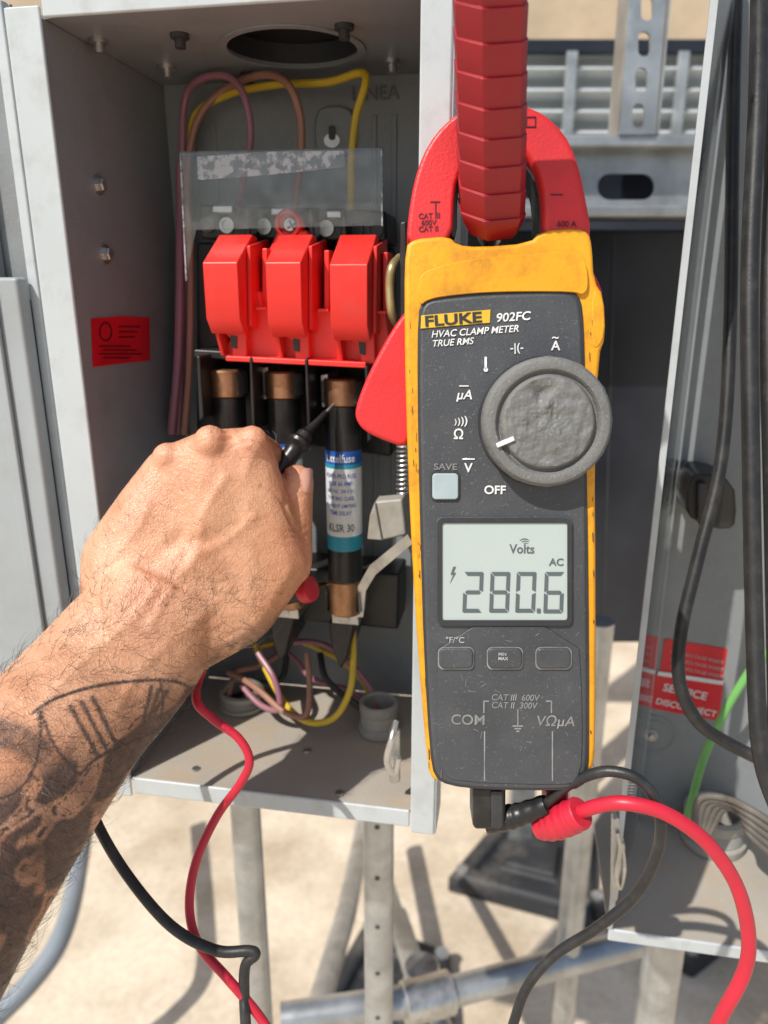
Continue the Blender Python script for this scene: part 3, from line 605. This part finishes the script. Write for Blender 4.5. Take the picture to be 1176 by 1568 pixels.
text('lg_save',MF,'SAVE',664,719,13.5,M['greyprint'],CM,h+.0003,bold=.02,sx=1.2)
slab('save_well',MF,rrect(659,722,705,768,8),h,h+.0003,M['meterD'],CM)
slab('save_button',MF,rrect(662,725,702,765,6),h,h+.0016,M['lightbtn'],CM,.0006,3)
slabh('lcd_bezel',MF,[rrect(670,794,876,958,9),rrect(677,801,869,950,4)],h-.0002,h+.0014,M['meterD'],CM)
slab('lcd_bezel_lip',MF,rrect(668,792,878,960,10),h-.0004,h+.0004,M['meter'],CM,.0003)
slab('lcd_screen',MF,rrect(677,800,869,951,3),h,h+.0008,M['lcd'],CM)
hs=h+.0009
def seg7(x0,y0,x1,y1,on,tag,t=5.6,sk=.04):
    ym=(y0+y1)/2; g=1.1
    S_={'a':[(x0+g,y0),(x1-g,y0),(x1-t,y0+t),(x0+t,y0+t)],
        'd':[(x0+t,y1-t),(x1-t,y1-t),(x1-g,y1),(x0+g,y1)],
        'g':[(x0+3,ym),(x0+t,ym-t/2),(x1-t,ym-t/2),(x1-3,ym),(x1-t,ym+t/2),(x0+t,ym+t/2)],
        'f':[(x0,y0+g),(x0+t,y0+t+g),(x0+t,ym-t/2-g),(x0,ym-g)],
        'e':[(x0,ym+g),(x0+t,ym+t/2+g),(x0+t,y1-t-g),(x0,y1-g)],
        'b':[(x1,y0+g),(x1,ym-g),(x1-t,ym-t/2-g),(x1-t,y0+t+g)],
        'c':[(x1,ym+g),(x1,y1-g),(x1-t,y1-t-g),(x1-t,ym+t/2+g)]}
    for k in on:
        slab('digit_%s_%s'%(tag,k),MF,[(x+(y1-y)*sk,y) for x,y in S_[k]],hs,hs+.0002,M['seg'],CM)
seg7(708,876,738,938,'abged','2'); seg7(749,876,779,938,'abcdefg','8'); seg7(789,876,819,938,'abcdef','0'); seg7(832,876,862,939,'acdefg','6')
slab('digit_point',MF,rrect(822,932,828,939,1),hs,hs+.0002,M['seg'],CM)
text('lcd_volts',MF,'Volts',780,847,20,M['seg'],CM,hs,bold=.02,sx=.92); text('lcd_ac',MF,'AC',841,866,16,M['seg'],CM,hs,bold=.03)
slab('lcd_bolt',MF,[(694,868),(690,880),(694,880),(689,893),(698,877),(694,877),(698,868)],hs,hs+.0002,M['seg'],CM)
for i in range(3): text('lcd_wifi_%d'%i,MF,')',807,832-i*3,8+i*4,M['seg'],CM,hs,ang=90,align='CENTER')
for i,x in enumerate((698.5,773.5,848)):
    slab('button_rim_%d'%i,MF,rrect(x-28,991,x+28,1026,9),h+.0006,h+.0013,M['greyprint'],CM,.0003)
    slab('button_%d'%i,MF,rrect(x-26,993,x+26,1024,8),h+.0006,h+.0026,M['meter'],CM,.0008,3)
text('lg_fc',MF,'°F/°C',682,984,13,M['ltprint'],CM,h+.0009,bold=.015); text('lg_mm',MF,'MIN\nMAX',763,1004,7,M['ltprint'],CM,h+.0028,bold=.02)
h2=.0021
text('lg_cat1',MF,'CAT III  600V',752,1072,14,M['greyprint'],CM,h2,bold=.015,shear=.15,sx=.92); text('lg_cat2',MF,'CAT II  300V',752,1084,14,M['greyprint'],CM,h2,bold=.015,shear=.15,sx=.92)
text('lg_com',MF,'COM',690,1109,23,M['greyprint'],CM,h2,bold=.01); text('lg_vohm',MF,'VΩµA',820,1111,23,M['greyprint'],CM,h2,shear=.15,bold=.01)
for i,(a,b,c,d) in enumerate(((740,1074,742,1092),(740,1073,749,1075),(836,1073,845,1075),(843.5,1074,845.5,1092),(741,1120,743,1196),(845,1120,847,1196),(792,1086,794,1112),(785,1111,801,1113),(788,1115,798,1117),(790.5,1119,795.5,1121))):
    slab('print_line_%d'%i,MF,[(a,b),(c,b),(c,d),(a,d)],h2-.0002,h2+.0001,M['greyprint'],CM)
for i in range(26):
    x=random.uniform(670,880); y=random.choice([random.uniform(965,985),random.uniform(1030,1060),random.uniform(1115,1190),random.uniform(770,790)]); a=random.uniform(0,3.14); l=random.uniform(3,12)
    hh=h2 if y>965 else h+.0002
    dx,dy=l*math.cos(a),l*math.sin(a)
    slab('scratch_%d'%i,MF,[(x,y),(x+dx,y+dy),(x+dx+.5*math.sin(a),y+dy-.5*math.cos(a)),(x+.5*math.sin(a),y-.5*math.cos(a))],hh-.0002,hh,M['greyprint'],CM)
# black grime streaks rubbed along the holster's inner edge
for i in range(34):
    t=random.random(); left=random.random()<.75
    y=480+t*700; x=(624+ (y-450)*.045 if left else 905)+random.uniform(-3,4); l=random.uniform(5,18); w_=random.uniform(.6,2.2)
    slab('holster_scuff_%d'%i,MF,[(x,y),(x+w_,y+2),(x+w_*.8+l*.04,y+l),(x+l*.04,y+l-2)],-.0007,-.0003,mat('scuff_grime',(.10,.05,.015),.6,var=.2,bump=0) if i==0 else D.materials['scuff_grime'],CM)
# jaws
jl=[(622,374),(625,330),(633,280),(647,236),(667,203),(690,180),(716,163),(745,156),(760,158),(760,205),(735,216),(716,236),(706,258),(696,290),(693,366),(660,374)]
jr=[(762,158),(790,155),(824,166),(852,186),(875,216),(891,262),(900,310),(908,352),(898,374),(832,374),(830,302),(822,266),(806,240),(790,218),(762,206)]
slab('jaw_fixed',MF,chaikin(jl,1),-.026,-.003,M['jaw'],CM,.0028,4)
slab('jaw_moving',MF,chaikin(jr,1),-.026,-.003,M['jaw'],CM,.0028,4)
slab('jaw_inner_l',MF,chaikin([(688,362),(688,300),(698,268),(712,248),(720,254),(708,272),(700,300),(700,364)],1),-.024,-.008,M['meterD'],CM,.001)
slab('jaw_inner_r',MF,chaikin([(824,366),(824,304),(815,272),(800,250),(809,244),(827,270),(834,302),(834,366)],1),-.024,-.008,M['meterD'],CM,.001)
slab('jaw_seat',MF,[(690,362),(705,380),(820,380),(836,352),(860,345),(860,400),(660,400),(660,350)],-.03,-.012,M['meterD'],CM,.001)
hj=-.0028
text('jaw_cat1',MF,'CAT III',641,335,11,M['inkd'],CM,hj,ang=2,bold=.02); text('jaw_cat2',MF,'600V',645,345,11,M['inkd'],CM,hj,ang=2,bold=.02)
text('jaw_cat3',MF,'CAT II',641,355,11,M['inkd'],CM,hj,ang=2,bold=.02); text('jaw_amp',MF,'600 A',853,347,12,M['inkd'],CM,hj,bold=.02)
for i,(a,b,c,d) in enumerate(((659,308,674,310),(666,309,668,328),(843,297,862,299),(805,178,821,180),(805,178,807,194),(805,193,821,195),(819,178,821,195))):
    slab('jaw_mark_%d'%i,MF,[(a,b),(c,b),(c,d),(a,d)],hj-.0003,hj+.0001,M['inkd'],CM)
slab('jaw_trigger',MF,chaikin([(626,470),(608,492),(585,530),(560,580),(545,620),(543,640),(556,660),(590,676),(628,688),(640,600),(640,480)],2),-.03,-.010,M['jaw'],CM,.005,4)
slab('trigger_hinge',MF,chaikin([(900,400),(915,425),(925,450),(922,520),(905,530),(895,470)],1),-.03,-.012,M['jaw'],CM,.003)

# ================= TEST LEADS =================
TB=root('test_lead')
slab('plug_socket',MF,rrect(724,1205,775,1272,8),-.024,-.006,M['black'],TB,.003,3)
slab('plug_rib_a',MF,rrect(752,1212,770,1268,4),-.0055,-.0045,M['meterD'],TB,.0005)
tube('plug_elbow',[MF.P(745,1255,-.014),MF.P(775,1252,-.012),MF.P(800,1246,-.010),MF.P(838,1232,-.006)],.0062,M['black'],TB,18,rf=lambda t:1.0-.3*t+.05*(int(t*12)%2))
tube('cable',[MF.P(830,1236,-.008),MF.P(850,1218,-.004),MF.P(880,1196,.0),MF.P(930,1181,.006),MF.P(980,1195,.010),MF.P(1008,1238,.010),MF.P(1008,1300,.006),MF.P(975,1368,.0),MF.P(915,1420,-.005),MF.P(850,1462,-.01),MF.P(805,1515,-.01),MF.P(775,1600,-.01),MF.P(700,1800,-.02),MF.P(500,1950,-.03),MF.P(388,1760,-.02),W(378,1600,.33),W(374,1520,.33),W(376,1478,.33),W(391,1462,.33),W(380,1456,.33),W(330,1455,.33),W(262,1418,.33),W(195,1340,.335),W(147,1258,.34),W(120,1180,.36),W(200,1050,.385),W(320,940,.385),W(390,820,.385),W(425,725,.383)],.0024,M['cableblk'],TB,14)
TR=root('test_lead.001')
slab('plug_socket',MF,rrect(838,1212,872,1262,8),-.024,-.008,M['cablered'],TR,.003,3)
tube('plug_elbow',[MF.P(824,1268,-.010),MF.P(845,1264,-.006),MF.P(868,1254,-.002),MF.P(890,1244,.002)],.0064,M['cablered'],TR,18,rf=lambda t:.75+.35*math.sin(t*2.2)+.06*(int(t*12)%2))
lathe('plug_collar',MF.P(872,1252,0),MF.P(890,1243,.002)-MF.P(872,1252,0),[(.0055,0),(.0068,.001),(.0068,.0035),(.0052,.0045)],M['cablered'],TR,24)
tube('cable',[MF.P(880,1247,.0),MF.P(915,1234,.006),MF.P(960,1230,.012),MF.P(1020,1246,.014),MF.P(1080,1288,.014),MF.P(1125,1350,.012),MF.P(1145,1420,.01),MF.P(1142,1480,.008),MF.P(1110,1545,.005),MF.P(1060,1620,.0),MF.P(850,1850,-.02),MF.P(600,1850,-.03),W(450,1640,.33),W(400,1560,.33),W(350,1500,.33),W(305,1447,.335),W(290,1390,.34),W(300,1320,.345),W(332,1250,.35),W(368,1200,.35),W(382,1165,.35),W(365,1130,.35),W(325,1100,.35),W(300,1068,.352),W(320,1010,.375),W(390,940,.39),W(440,910,.395)],.0031,M['cablered'],TR,14,rf=lambda t:1.0 if t<.42 else max(.68,1-(t-.42)*6))
def probe(par,a,b,tip,mb,col):
    a=Vector(a);b=Vector(b);tip=Vector(tip); ax=b-a; L_=ax.length
    lathe('probe_grip',a,ax,[(.003,-.02),(.0042,-.01),(.0048,0),(.0048,L_*.5),(.0052,L_*.55),(.0046,L_*.62),(.0066,L_*.70),(.0068,L_*.76),(.0045,L_*.84),(.0042,L_*.95),(.003,L_)],mb,par,24)
    ax2=tip-b; l2=ax2.length
    lathe('probe_shroud',b,ax2,[(.003,0),(.0022,l2*.12),(.0018,l2*.3),(.0016,l2*.68),(.0012,l2*.7)],M['black'],par,18)
    lathe('probe_tip',b,ax2,[(.0009,l2*.7),(.0009,l2*.93),(.0002,l2)],M['steel'],par,12)
probe(TB,W(425,725,.380),W(470,662,.388),B.P(512,618,-.044),M['black'],0)
probe(TR,W(440,912,.395),W(474,903,.398),B.P(506,892,-.045),M['black'],0)
lathe('probe_guard',W(468,903,.39),W(492,898,.385)-W(468,903,.39),[(.004,-.003),(.0068,-.002),(.0072,.001),(.0066,.004),(.004,.005)],M['cablered'],TR,28)

# ================= ARM AND HAND =================
AR=root('human_arm')
bm=bmesh.new()
def sphpts(c,r,n=2):
    t=bmesh.new(); bmesh.ops.create_icosphere(t,subdivisions=n,radius=r); o=[v.co+c for v in t.verts]; t.free(); return o
def hull(sp):
    t=bmesh.new()
    for c,r in sp:
        for p in sphpts(c,r): t.verts.new(p)
    ch=bmesh.ops.convex_hull(t,input=t.verts)
    dele=[g for g in ch['geom_interior'] if isinstance(g,bmesh.types.BMVert)]
    if dele: bmesh.ops.delete(t,geom=list(set(dele)),context='VERTS')
    me=D.meshes.new('t'); t.to_mesh(me); t.free(); bm.from_mesh(me); D.meshes.remove(me)
def s(px,py,d,r): return (W(px,py,d),r*d/F)
def chain(l):
    for a,b in zip(l[:-1],l[1:]): hull([a,b])
secs=[((262,900),.345,92,.0160),((240,938),.341,100,.0180),((212,980),.336,112,.0200),((162,1040),.327,117,.0222),((113,1094),.315,121,.0250),((12,1218),.290,141,.0310),((-100,1362),.262,166,.0355),((-230,1540),.235,200,.0400),((-400,1760),.22,230,.042),((-560,1950),.215,240,.042)]
C=[W(x,y,d) for (x,y),d,_,_ in secs]
vs=[];nS=40
Cc=crom(C,6); hw=crom([Vector((a*d/F,b,0)) for _,d,a,b in secs],6)
for i,c in enumerate(Cc):
    Tn=(Cc[min(i+1,len(Cc)-1)]-Cc[max(i-1,0)]).normalized()
    view=(c-CAM).normalized(); wv=Tn.cross(view).normalized(); dv=wv.cross(Tn).normalized()
    for j in range(nS):
        a=2*math.pi*j/nS; vs.append(bm.verts.new(c+wv*hw[i].x*math.cos(a)+dv*hw[i].y*math.sin(a)))
for i in range(len(Cc)-1):
    for j in range(nS): bm.faces.new([vs[i*nS+j],vs[i*nS+(j+1)%nS],vs[(i+1)*nS+(j+1)%nS],vs[(i+1)*nS+j]])
bm.faces.new(vs[:nS]); bm.faces.new(vs[-nS:][::-1])
bmesh.ops.recalc_face_normals(bm,faces=bm.faces)
wr1=s(168,935,.342,46); wr2_=s(252,1008,.345,46)
pk=s(214,770,.353,33); rg=s(257,718,.351,35); md=s(320,694,.348,37); ix=s(382,690,.352,37)
uln=s(168,850,.348,42); th1=s(416,860,.366,58); th2=s(372,938,.358,50)
hull([wr1,wr2_,uln,s(300,860,.350,53),s(330,930,.354,50)])
hull([uln,pk,rg,s(280,800,.352,47),wr1]); hull([rg,md,ix,s(320,800,.351,50),s(380,800,.360,44)])
hull([pk,rg,md,s(300,830,.352,48)])
hull([ix,th1,th2,s(300,860,.352,50)]); hull([th2,th1,wr2_,s(300,900,.350,48)]); hull([s(300,860,.350,53),s(380,800,.360,44),s(330,930,.354,50),th2])
hull([s(250,850,.372,50),s(350,850,.376,48),s(240,950,.36,46),s(330,780,.375,40),s(230,800,.37,38)])
bmp=[(210,758,.3415,20),(256,700,.3385,24),(322,676,.3345,27),(386,677,.3395,27)]
for x,y,d,r in bmp: hull([s(x,y,d+.006,r),s(x-2,y+16,d+.0088,r*.8)])
chain([s(382,700,.3375+.006,13),s(352,790,.3365+.0066,11),s(320,870,.3350+.0083,10)])
chain([s(320,700,.3345+.006,14),s(300,800,.3330+.0066,11),s(270,900,.3325+.0083,10)])
chain([s(259,722,.3375+.006,13),s(250,820,.3342+.0068,11),s(235,900,.3325+.0086,10)])
chain([s(214,772,.3415+.006,12),s(206,850,.3372+.0070,10),s(210,910,.334+.0084,9)])
hull([s(172,985,.316+.006,22),s(156,1004,.317+.009,22)])
chain([ix,s(406,700,.388,31),s(424,772,.392,27),s(412,815,.376,24)])
chain([md,s(338,704,.392,32),s(356,800,.396,28),s(366,835,.376,25)])
chain([rg,s(270,730,.391,31),s(296,822,.392,27),s(312,855,.373,24)])
chain([pk,s(226,786,.384,28),s(252,856,.385,24),s(268,885,.368,22)])
chain([s(330,945,.364,42),s(426,852,.370,50),s(449,798,.371,31),s(453,768,.371,27),s(454,738,.371,28)])
chain([s(440,862,.370,40),s(451,790,.371,28)])
me=D.meshes.new('skin'); bm.to_mesh(me); bm.free()
ao=D.objects.new('skin',me); COL.objects.link(ao)
rm=ao.modifiers.new('r','REMESH'); rm.mode='VOXEL'; rm.voxel_size=.0011; rm.adaptivity=0
sm_=ao.modifiers.new('s','SMOOTH'); sm_.factor=.5; sm_.iterations=20
bpy.context.view_layer.update()
me2=D.meshes.new_from_object(ao.evaluated_get(bpy.context.evaluated_depsgraph_get())); D.objects.remove(ao)
nv=len(me2.vertices); co=np.empty(nv*3); me2.vertices.foreach_get('co',co); co=co.reshape(-1,3)
no=np.empty(nv*3); me2.vertices.foreach_get('normal',no); no=no.reshape(-1,3)
rel=co-np.array(CAM); dz=rel@np.array(FW); X=588+F*(rel@np.array(RT))/dz; Y=784-F*(rel@np.array(UP))/dz
front=(np.einsum('ij,ij->i',no,rel)<0)
def dist(pts):
    P=np.array(pts,float); d=np.full(nv,1e9)
    for a,b in zip(P[:-1],P[1:]):
        ab=b-a; t=np.clip(((X-a[0])*ab[0]+(Y-a[1])*ab[1])/(ab@ab),0,1); d=np.minimum(d,np.hypot(X-a[0]-t*ab[0],Y-a[1]-t*ab[1]))
    return d
def sm2(p,k=8): return [(v.x,v.y) for v in crom([Vector((a,b,0)) for a,b in p],k)]
disp=np.zeros(nv); fr_=front&(dz<.372)
for pts,amp,wd in (([(150,870),(185,840),(215,800),(228,770)],.0005,7),([(230,960),(262,900),(300,850),(310,790),(345,730)],.0006,7),([(300,850),(345,830),(390,790)],.0005,6),([(60,1090),(130,1010),(200,950),(240,900)],.0006,8),([(180,1080),(230,1010),(290,960),(350,900)],.0005,8)):
    disp+=np.where(fr_,amp*np.exp(-(dist(sm2(pts))/wd)**2),0)
for pts,amp in (([(352,672),(375,664),(400,668)],.0004),([(356,684),(380,676),(404,682)],.0004),([(300,668),(322,660),(345,664)],.0004),([(298,680),(322,672),(346,676)],.0003),([(238,694),(258,686),(278,690)],.0003),([(430,715),(438,740),(437,775),(446,800)],.0008),([(400,745),(425,760),(440,785),(452,812)],.0007),([(122,900),(140,925),(150,950)],.0004),([(128,880),(150,905),(166,930)],.0003),([(400,968),(370,965),(335,985)],.0005),([(436,815),(455,812),(470,806)],.0003),([(438,824),(456,822),(474,818)],.0003),([(440,765),(455,762),(466,758)],.0003)):
    disp-=np.where(fr_|(X>425),amp*np.exp(-(dist(sm2(pts))/2.6)**2),0)
co2=co+no*disp[:,None]; me2.vertices.foreach_set('co',co2.ravel()); me2.update(); co=co2
tat=np.zeros(nv)
def pl(pts,w,soft=2.2,val=1):
    global tat
    tat=np.maximum(tat,val*np.clip((w+soft-dist(pts))/soft,0,1))
pl(sm2([(50,1092),(90,1068),(150,1050),(220,1042),(270,1044),(300,1058)]),1.6)
pl(sm2([(300,1058),(268,1092),(235,1120),(190,1140),(150,1160),(122,1186)]),1.6)
pl(sm2([(62,1090),(80,1135),(105,1170),(122,1186)]),1.4)
for k in range(3): pl([(108+k*17,1082-k*7),(150+k*14,1158-k*9)],2.6,val=.9)
for k in range(3): pl([(232+k*12,1052+k*3),(218+k*9,1112-k*10)],2.4,val=.9)
pl(sm2([(246,1046),(250,1070),(246,1100)]),1.2)
pl(sm2([(60,1090),(62,1130),(50,1180),(20,1215),(-30,1230)]),1.6)
A_=(-.63*(X-209)+.77*(Y-985)); Bc=(.77*(X-209)+.63*(Y-985))
nz=np.array([noise.noise(Vector((a,b,0)))+.35*noise.noise(Vector((a*2.3,b*2.3,3))) for a,b in zip(A_/95,Bc/42)])
nz2=np.array([noise.noise(Vector((a,b,7))) for a,b in zip(A_/40,Bc/40)])
fine=np.array([noise.noise(Vector((a,b,9))) for a,b in zip(A_/14,Bc/9)])
sl=(X*.62+Y)-1190
dep=np.clip(sl/45,0,1)
solid=np.clip((nz+.12)*7,0,1)
shade=np.clip(.22+.5*nz2+.15*fine,0.03,.5)
sleeve=dep*np.maximum(solid*(.90+.10*fine),shade)
edge=dep*(np.abs(nz+.22)<.022)*.95
tat=np.maximum(tat,np.maximum(sleeve,edge))
band=np.clip((30-dist(sm2([(-120,1150),(-40,1120),(20,1128),(60,1150)])))/14,0,1)*.85*np.clip(.85+.6*nz2+.3*fine,0,1)
tat=np.clip(np.maximum(tat,band),0,1)
at=me2.attributes.new('ink','FLOAT','POINT'); at.data.foreach_set('value',tat)
red=np.zeros(nv)
for x,y in ((214,755),(258,705),(320,682),(380,680),(452,735),(455,840),(235,905)): red=np.maximum(red,np.exp(-((X-x)**2+(Y-y)**2)/(2*26**2)))
at2=me2.attributes.new('flush','FLOAT','POINT'); at2.data.foreach_set('value',red)
axv=(C[2]-C[4]).normalized(); axp=axv.cross((C[2]-CAM).normalized()).normalized()
def skinmat():
    m,t,b=nt('skin'); N=t.nodes;L=t.links; tc=N.new('ShaderNodeTexCoord')
    def noi(sc,d=5,r=.55,dis=0,vec=None):
        n=N.new('ShaderNodeTexNoise');n.inputs['Scale'].default_value=sc;n.inputs['Detail'].default_value=d;n.inputs['Roughness'].default_value=r;n.inputs['Distortion'].default_value=dis;L.new(vec or tc.outputs['Object'],n.inputs['Vector']);return n
    n=noi(45,5); c=N.new('ShaderNodeValToRGB'); e=c.color_ramp.elements; e[0].position=.33;e[0].color=(.53,.25,.135,1);e[1].position=.68;e[1].color=(.70,.385,.235,1);L.new(n.outputs['Fac'],c.inputs[0])
    n5=noi(420,3); m0=N.new('ShaderNodeMix');m0.data_type='RGBA';m0.blend_type='MULTIPLY';m0.inputs[0].default_value=.4;L.new(c.outputs[0],m0.inputs[6])
    mr=N.new('ShaderNodeMapRange');mr.inputs[1].default_value=.3;mr.inputs[2].default_value=.7;mr.inputs[3].default_value=.75;mr.inputs[4].default_value=1.15;L.new(n5.outputs['Fac'],mr.inputs[0]);L.new(mr.outputs[0],m0.inputs[7])
    f=N.new('ShaderNodeAttribute');f.attribute_name='flush'; fm=N.new('ShaderNodeMath');fm.operation='MULTIPLY';fm.inputs[1].default_value=.4;L.new(f.outputs['Fac'],fm.inputs[0])
    m1=N.new('ShaderNodeMix');m1.data_type='RGBA';L.new(fm.outputs[0],m1.inputs[0]);L.new(m0.outputs[2],m1.inputs[6]);m1.inputs[7].default_value=(.68,.29,.19,1)
    a=N.new('ShaderNodeAttribute');a.attribute_name='ink'
    am=N.new('ShaderNodeMath');am.operation='MULTIPLY';am.inputs[1].default_value=.92;L.new(a.outputs['Fac'],am.inputs[0])
    m2=N.new('ShaderNodeMix');m2.data_type='RGBA';L.new(am.outputs[0],m2.inputs[0]);L.new(m1.outputs[2],m2.inputs[6]);m2.inputs[7].default_value=(.026,.030,.033,1)
    L.new(m2.outputs[2],b.inputs['Base Color']); b.inputs['Roughness'].default_value=.40
    v=N.new('ShaderNodeTexVoronoi');v.feature='DISTANCE_TO_EDGE';v.inputs['Scale'].default_value=620
    nd=noi(200,3); mp=N.new('ShaderNodeMix');mp.data_type='VECTOR';mp.inputs[0].default_value=.006;L.new(tc.outputs['Object'],mp.inputs[4]);L.new(nd.outputs['Color'],mp.inputs[5]);L.new(mp.outputs[1],v.inputs['Vector'])
    vm=N.new('ShaderNodeMapRange');vm.inputs[1].default_value=0;vm.inputs[2].default_value=.25;L.new(v.outputs['Distance'],vm.inputs[0])
    b1=N.new('ShaderNodeBump');b1.inputs['Strength'].default_value=.35;b1.inputs['Distance'].default_value=.0003;L.new(vm.outputs[0],b1.inputs['Height'])
    n3=noi(150,4,.6,1.2); b2=N.new('ShaderNodeBump');b2.inputs['Strength'].default_value=.35;b2.inputs['Distance'].default_value=.0012;L.new(n3.outputs['Fac'],b2.inputs['Height']);L.new(b1.outputs[0],b2.inputs['Normal'])
    def dot(vv,k):
        d=N.new('ShaderNodeVectorMath');d.operation='DOT_PRODUCT';L.new(tc.outputs['Object'],d.inputs[0]);d.inputs[1].default_value=tuple(vv*k);return d
    cx=N.new('ShaderNodeCombineXYZ');L.new(dot(axv,700).outputs['Value'],cx.inputs[0]);L.new(dot(axp,160).outputs['Value'],cx.inputs[1])
    n4=noi(1,3,.6,.8,cx.outputs[0]); b3=N.new('ShaderNodeBump');b3.inputs['Strength'].default_value=.35;b3.inputs['Distance'].default_value=.0007;L.new(n4.outputs['Fac'],b3.inputs['Height']);L.new(b2.outputs[0],b3.inputs['Normal'])
    L.new(b3.outputs[0],b.inputs['Normal']); return m
me2.materials.clear(); me2.materials.append(skinmat()); me2.polygons.foreach_set('use_smooth',[True]*len(me2.polygons)); me2.name='skin'
sk=D.objects.new('skin',me2); link(sk,AR)
def nail(c,nrm,along,a,b,hh):
    nrm=Vector(nrm).normalized(); along=(Vector(along)-Vector(along).dot(nrm)*nrm).normalized(); sd=nrm.cross(along); vs=[];fs=[];nr=5;na=24
    for k in range(nr+1):
        t=k/nr
        for i in range(na):
            q=2*math.pi*i/na; cx=abs(math.cos(q))**.7*math.copysign(1,math.cos(q)); sx_=abs(math.sin(q))**.7*math.copysign(1,math.sin(q))
            vs.append(Vector(c)+along*a*t*cx+sd*b*t*sx_+nrm*hh*(1-(t*sx_)**2*1.0-.25*t*t))
    for k in range(nr):
        for i in range(na): fs.append([k*na+i,k*na+(i+1)%na,(k+1)*na+(i+1)%na,(k+1)*na+i])
    mk('thumbnail',vs,fs,mat('nail',(.62,.36,.29),.3,var=.05,bump=.05),AR)
tc_=W(454,739,.371); nr=(Vector((.8,-.55,.15))).normalized()
nail(tc_+nr*.0070+Vector((0,0,.001)),nr,W(453,720,.371)-W(450,770,.371),.0062,.0048,.0022)
rng=np.random.RandomState(4)
cand=np.where((X>-60)&(X<480)&(Y>640)&(Y<1600))[0]
axis=np.array((C[1]-C[4]).normalized()); 
hv=[];hf=[]; cnt=0
tries=rng.choice(cand,9000)
for i in tries:
    x,y=X[i],Y[i]
    if y>900-(x-120)*.1: dn=.72
    else: dn=.22+.22*max(0,(300-x)/200)
    if x>400: dn*=.2
    if not front[i]: dn*=.45
    if rng.rand()>dn*.6: continue
    n_=Vector(no[i]); p=Vector(co[i]); 
    flow=Vector(axis)*.75+RT*(-.35)+UP*(.1)+Vector(rng.normal(0,.42,3))
    if y>950: flow=Vector(axis)*.4+RT*(.55)+UP*(-.25)+Vector(rng.normal(0,.42,3))
    tg=(flow-n_*flow.dot(n_)).normalized(); ln=rng.uniform(.006,.0135) if y>880 else rng.uniform(.004,.009)
    cur=Vector(rng.normal(0,.4,3)); pts=[]
    for k in range(5):
        t=k/4; pts.append(p+tg*ln*t+n_*(ln*.30*math.sin(t*2.5))+cur*ln*.35*t*t)
    sd=tg.cross(n_).normalized(); o=len(hv)
    w0=.000078 if y>880 else .000055
    for k,q in enumerate(pts):
        w=w0*(1-.8*k/4); hv+= [q+sd*w,q-sd*w*.5+n_*w,q-sd*w*.5-n_*w]
    for k in range(4):
        for j in range(3): hf.append([o+k*3+j,o+k*3+(j+1)%3,o+k*3+3+(j+1)%3,o+k*3+3+j])
mk('arm_hair',hv,hf,mat('hair',(.02,.012,.008),.4,bump=0),AR,recalc=False)

# ================= LIGHT / WORLD / CAMERA =================
w=D.worlds.new('World'); SC.world=w; w.use_nodes=True; t=w.node_tree
sky=t.nodes.new('ShaderNodeTexSky'); sky.sky_type='NISHITA'; sky.sun_disc=False
sd=Vector((-.44,-.46,.75)).normalized()  # toward sun
el=math.asin(sd.z); az=math.atan2(sd.x,sd.y)
sky.sun_elevation=el; sky.sun_rotation=az; sky.air_density=1.2; sky.dust_density=1.5
bg=t.nodes['Background']; t.links.new(sky.outputs[0],bg.inputs[0]); bg.inputs[1].default_value=.115
ld=D.lights.new('sun','SUN'); ld.energy=4.8; ld.angle=math.radians(.6); ld.color=(1,.95,.87)
lo=D.objects.new('sun',ld); COL.objects.link(lo); lo.rotation_euler=sd.to_track_quat('Z','Y').to_euler(); lo.location=sd*5
cam=D.cameras.new('camera'); co_=D.objects.new('camera',cam); COL.objects.link(co_); co_.location=CAM; co_.rotation_euler=(math.radians(90)-PIT,0,0)
cam.sensor_fit='VERTICAL'; cam.sensor_height=36; cam.lens=F/1568*36; cam.clip_start=.01; cam.clip_end=1000
cam.dof.use_dof=True; cam.dof.focus_distance=.315; cam.dof.aperture_fstop=9
SC.camera=co_
SC.view_settings.view_transform='Standard'; SC.view_settings.look='None'; SC.view_settings.exposure=0
bpy.context.view_layer.update()
for e in ROOT.values():
    ch=list(e.children)
    if not ch: continue
    pts=[c.matrix_world@Vector(b) for c in ch for b in c.bound_box]
    cc=sum(pts,Vector())/len(pts); e.location=cc
    for c in ch: c.location=c.location-cc
print('objs',len(D.objects),'skinverts',nv)
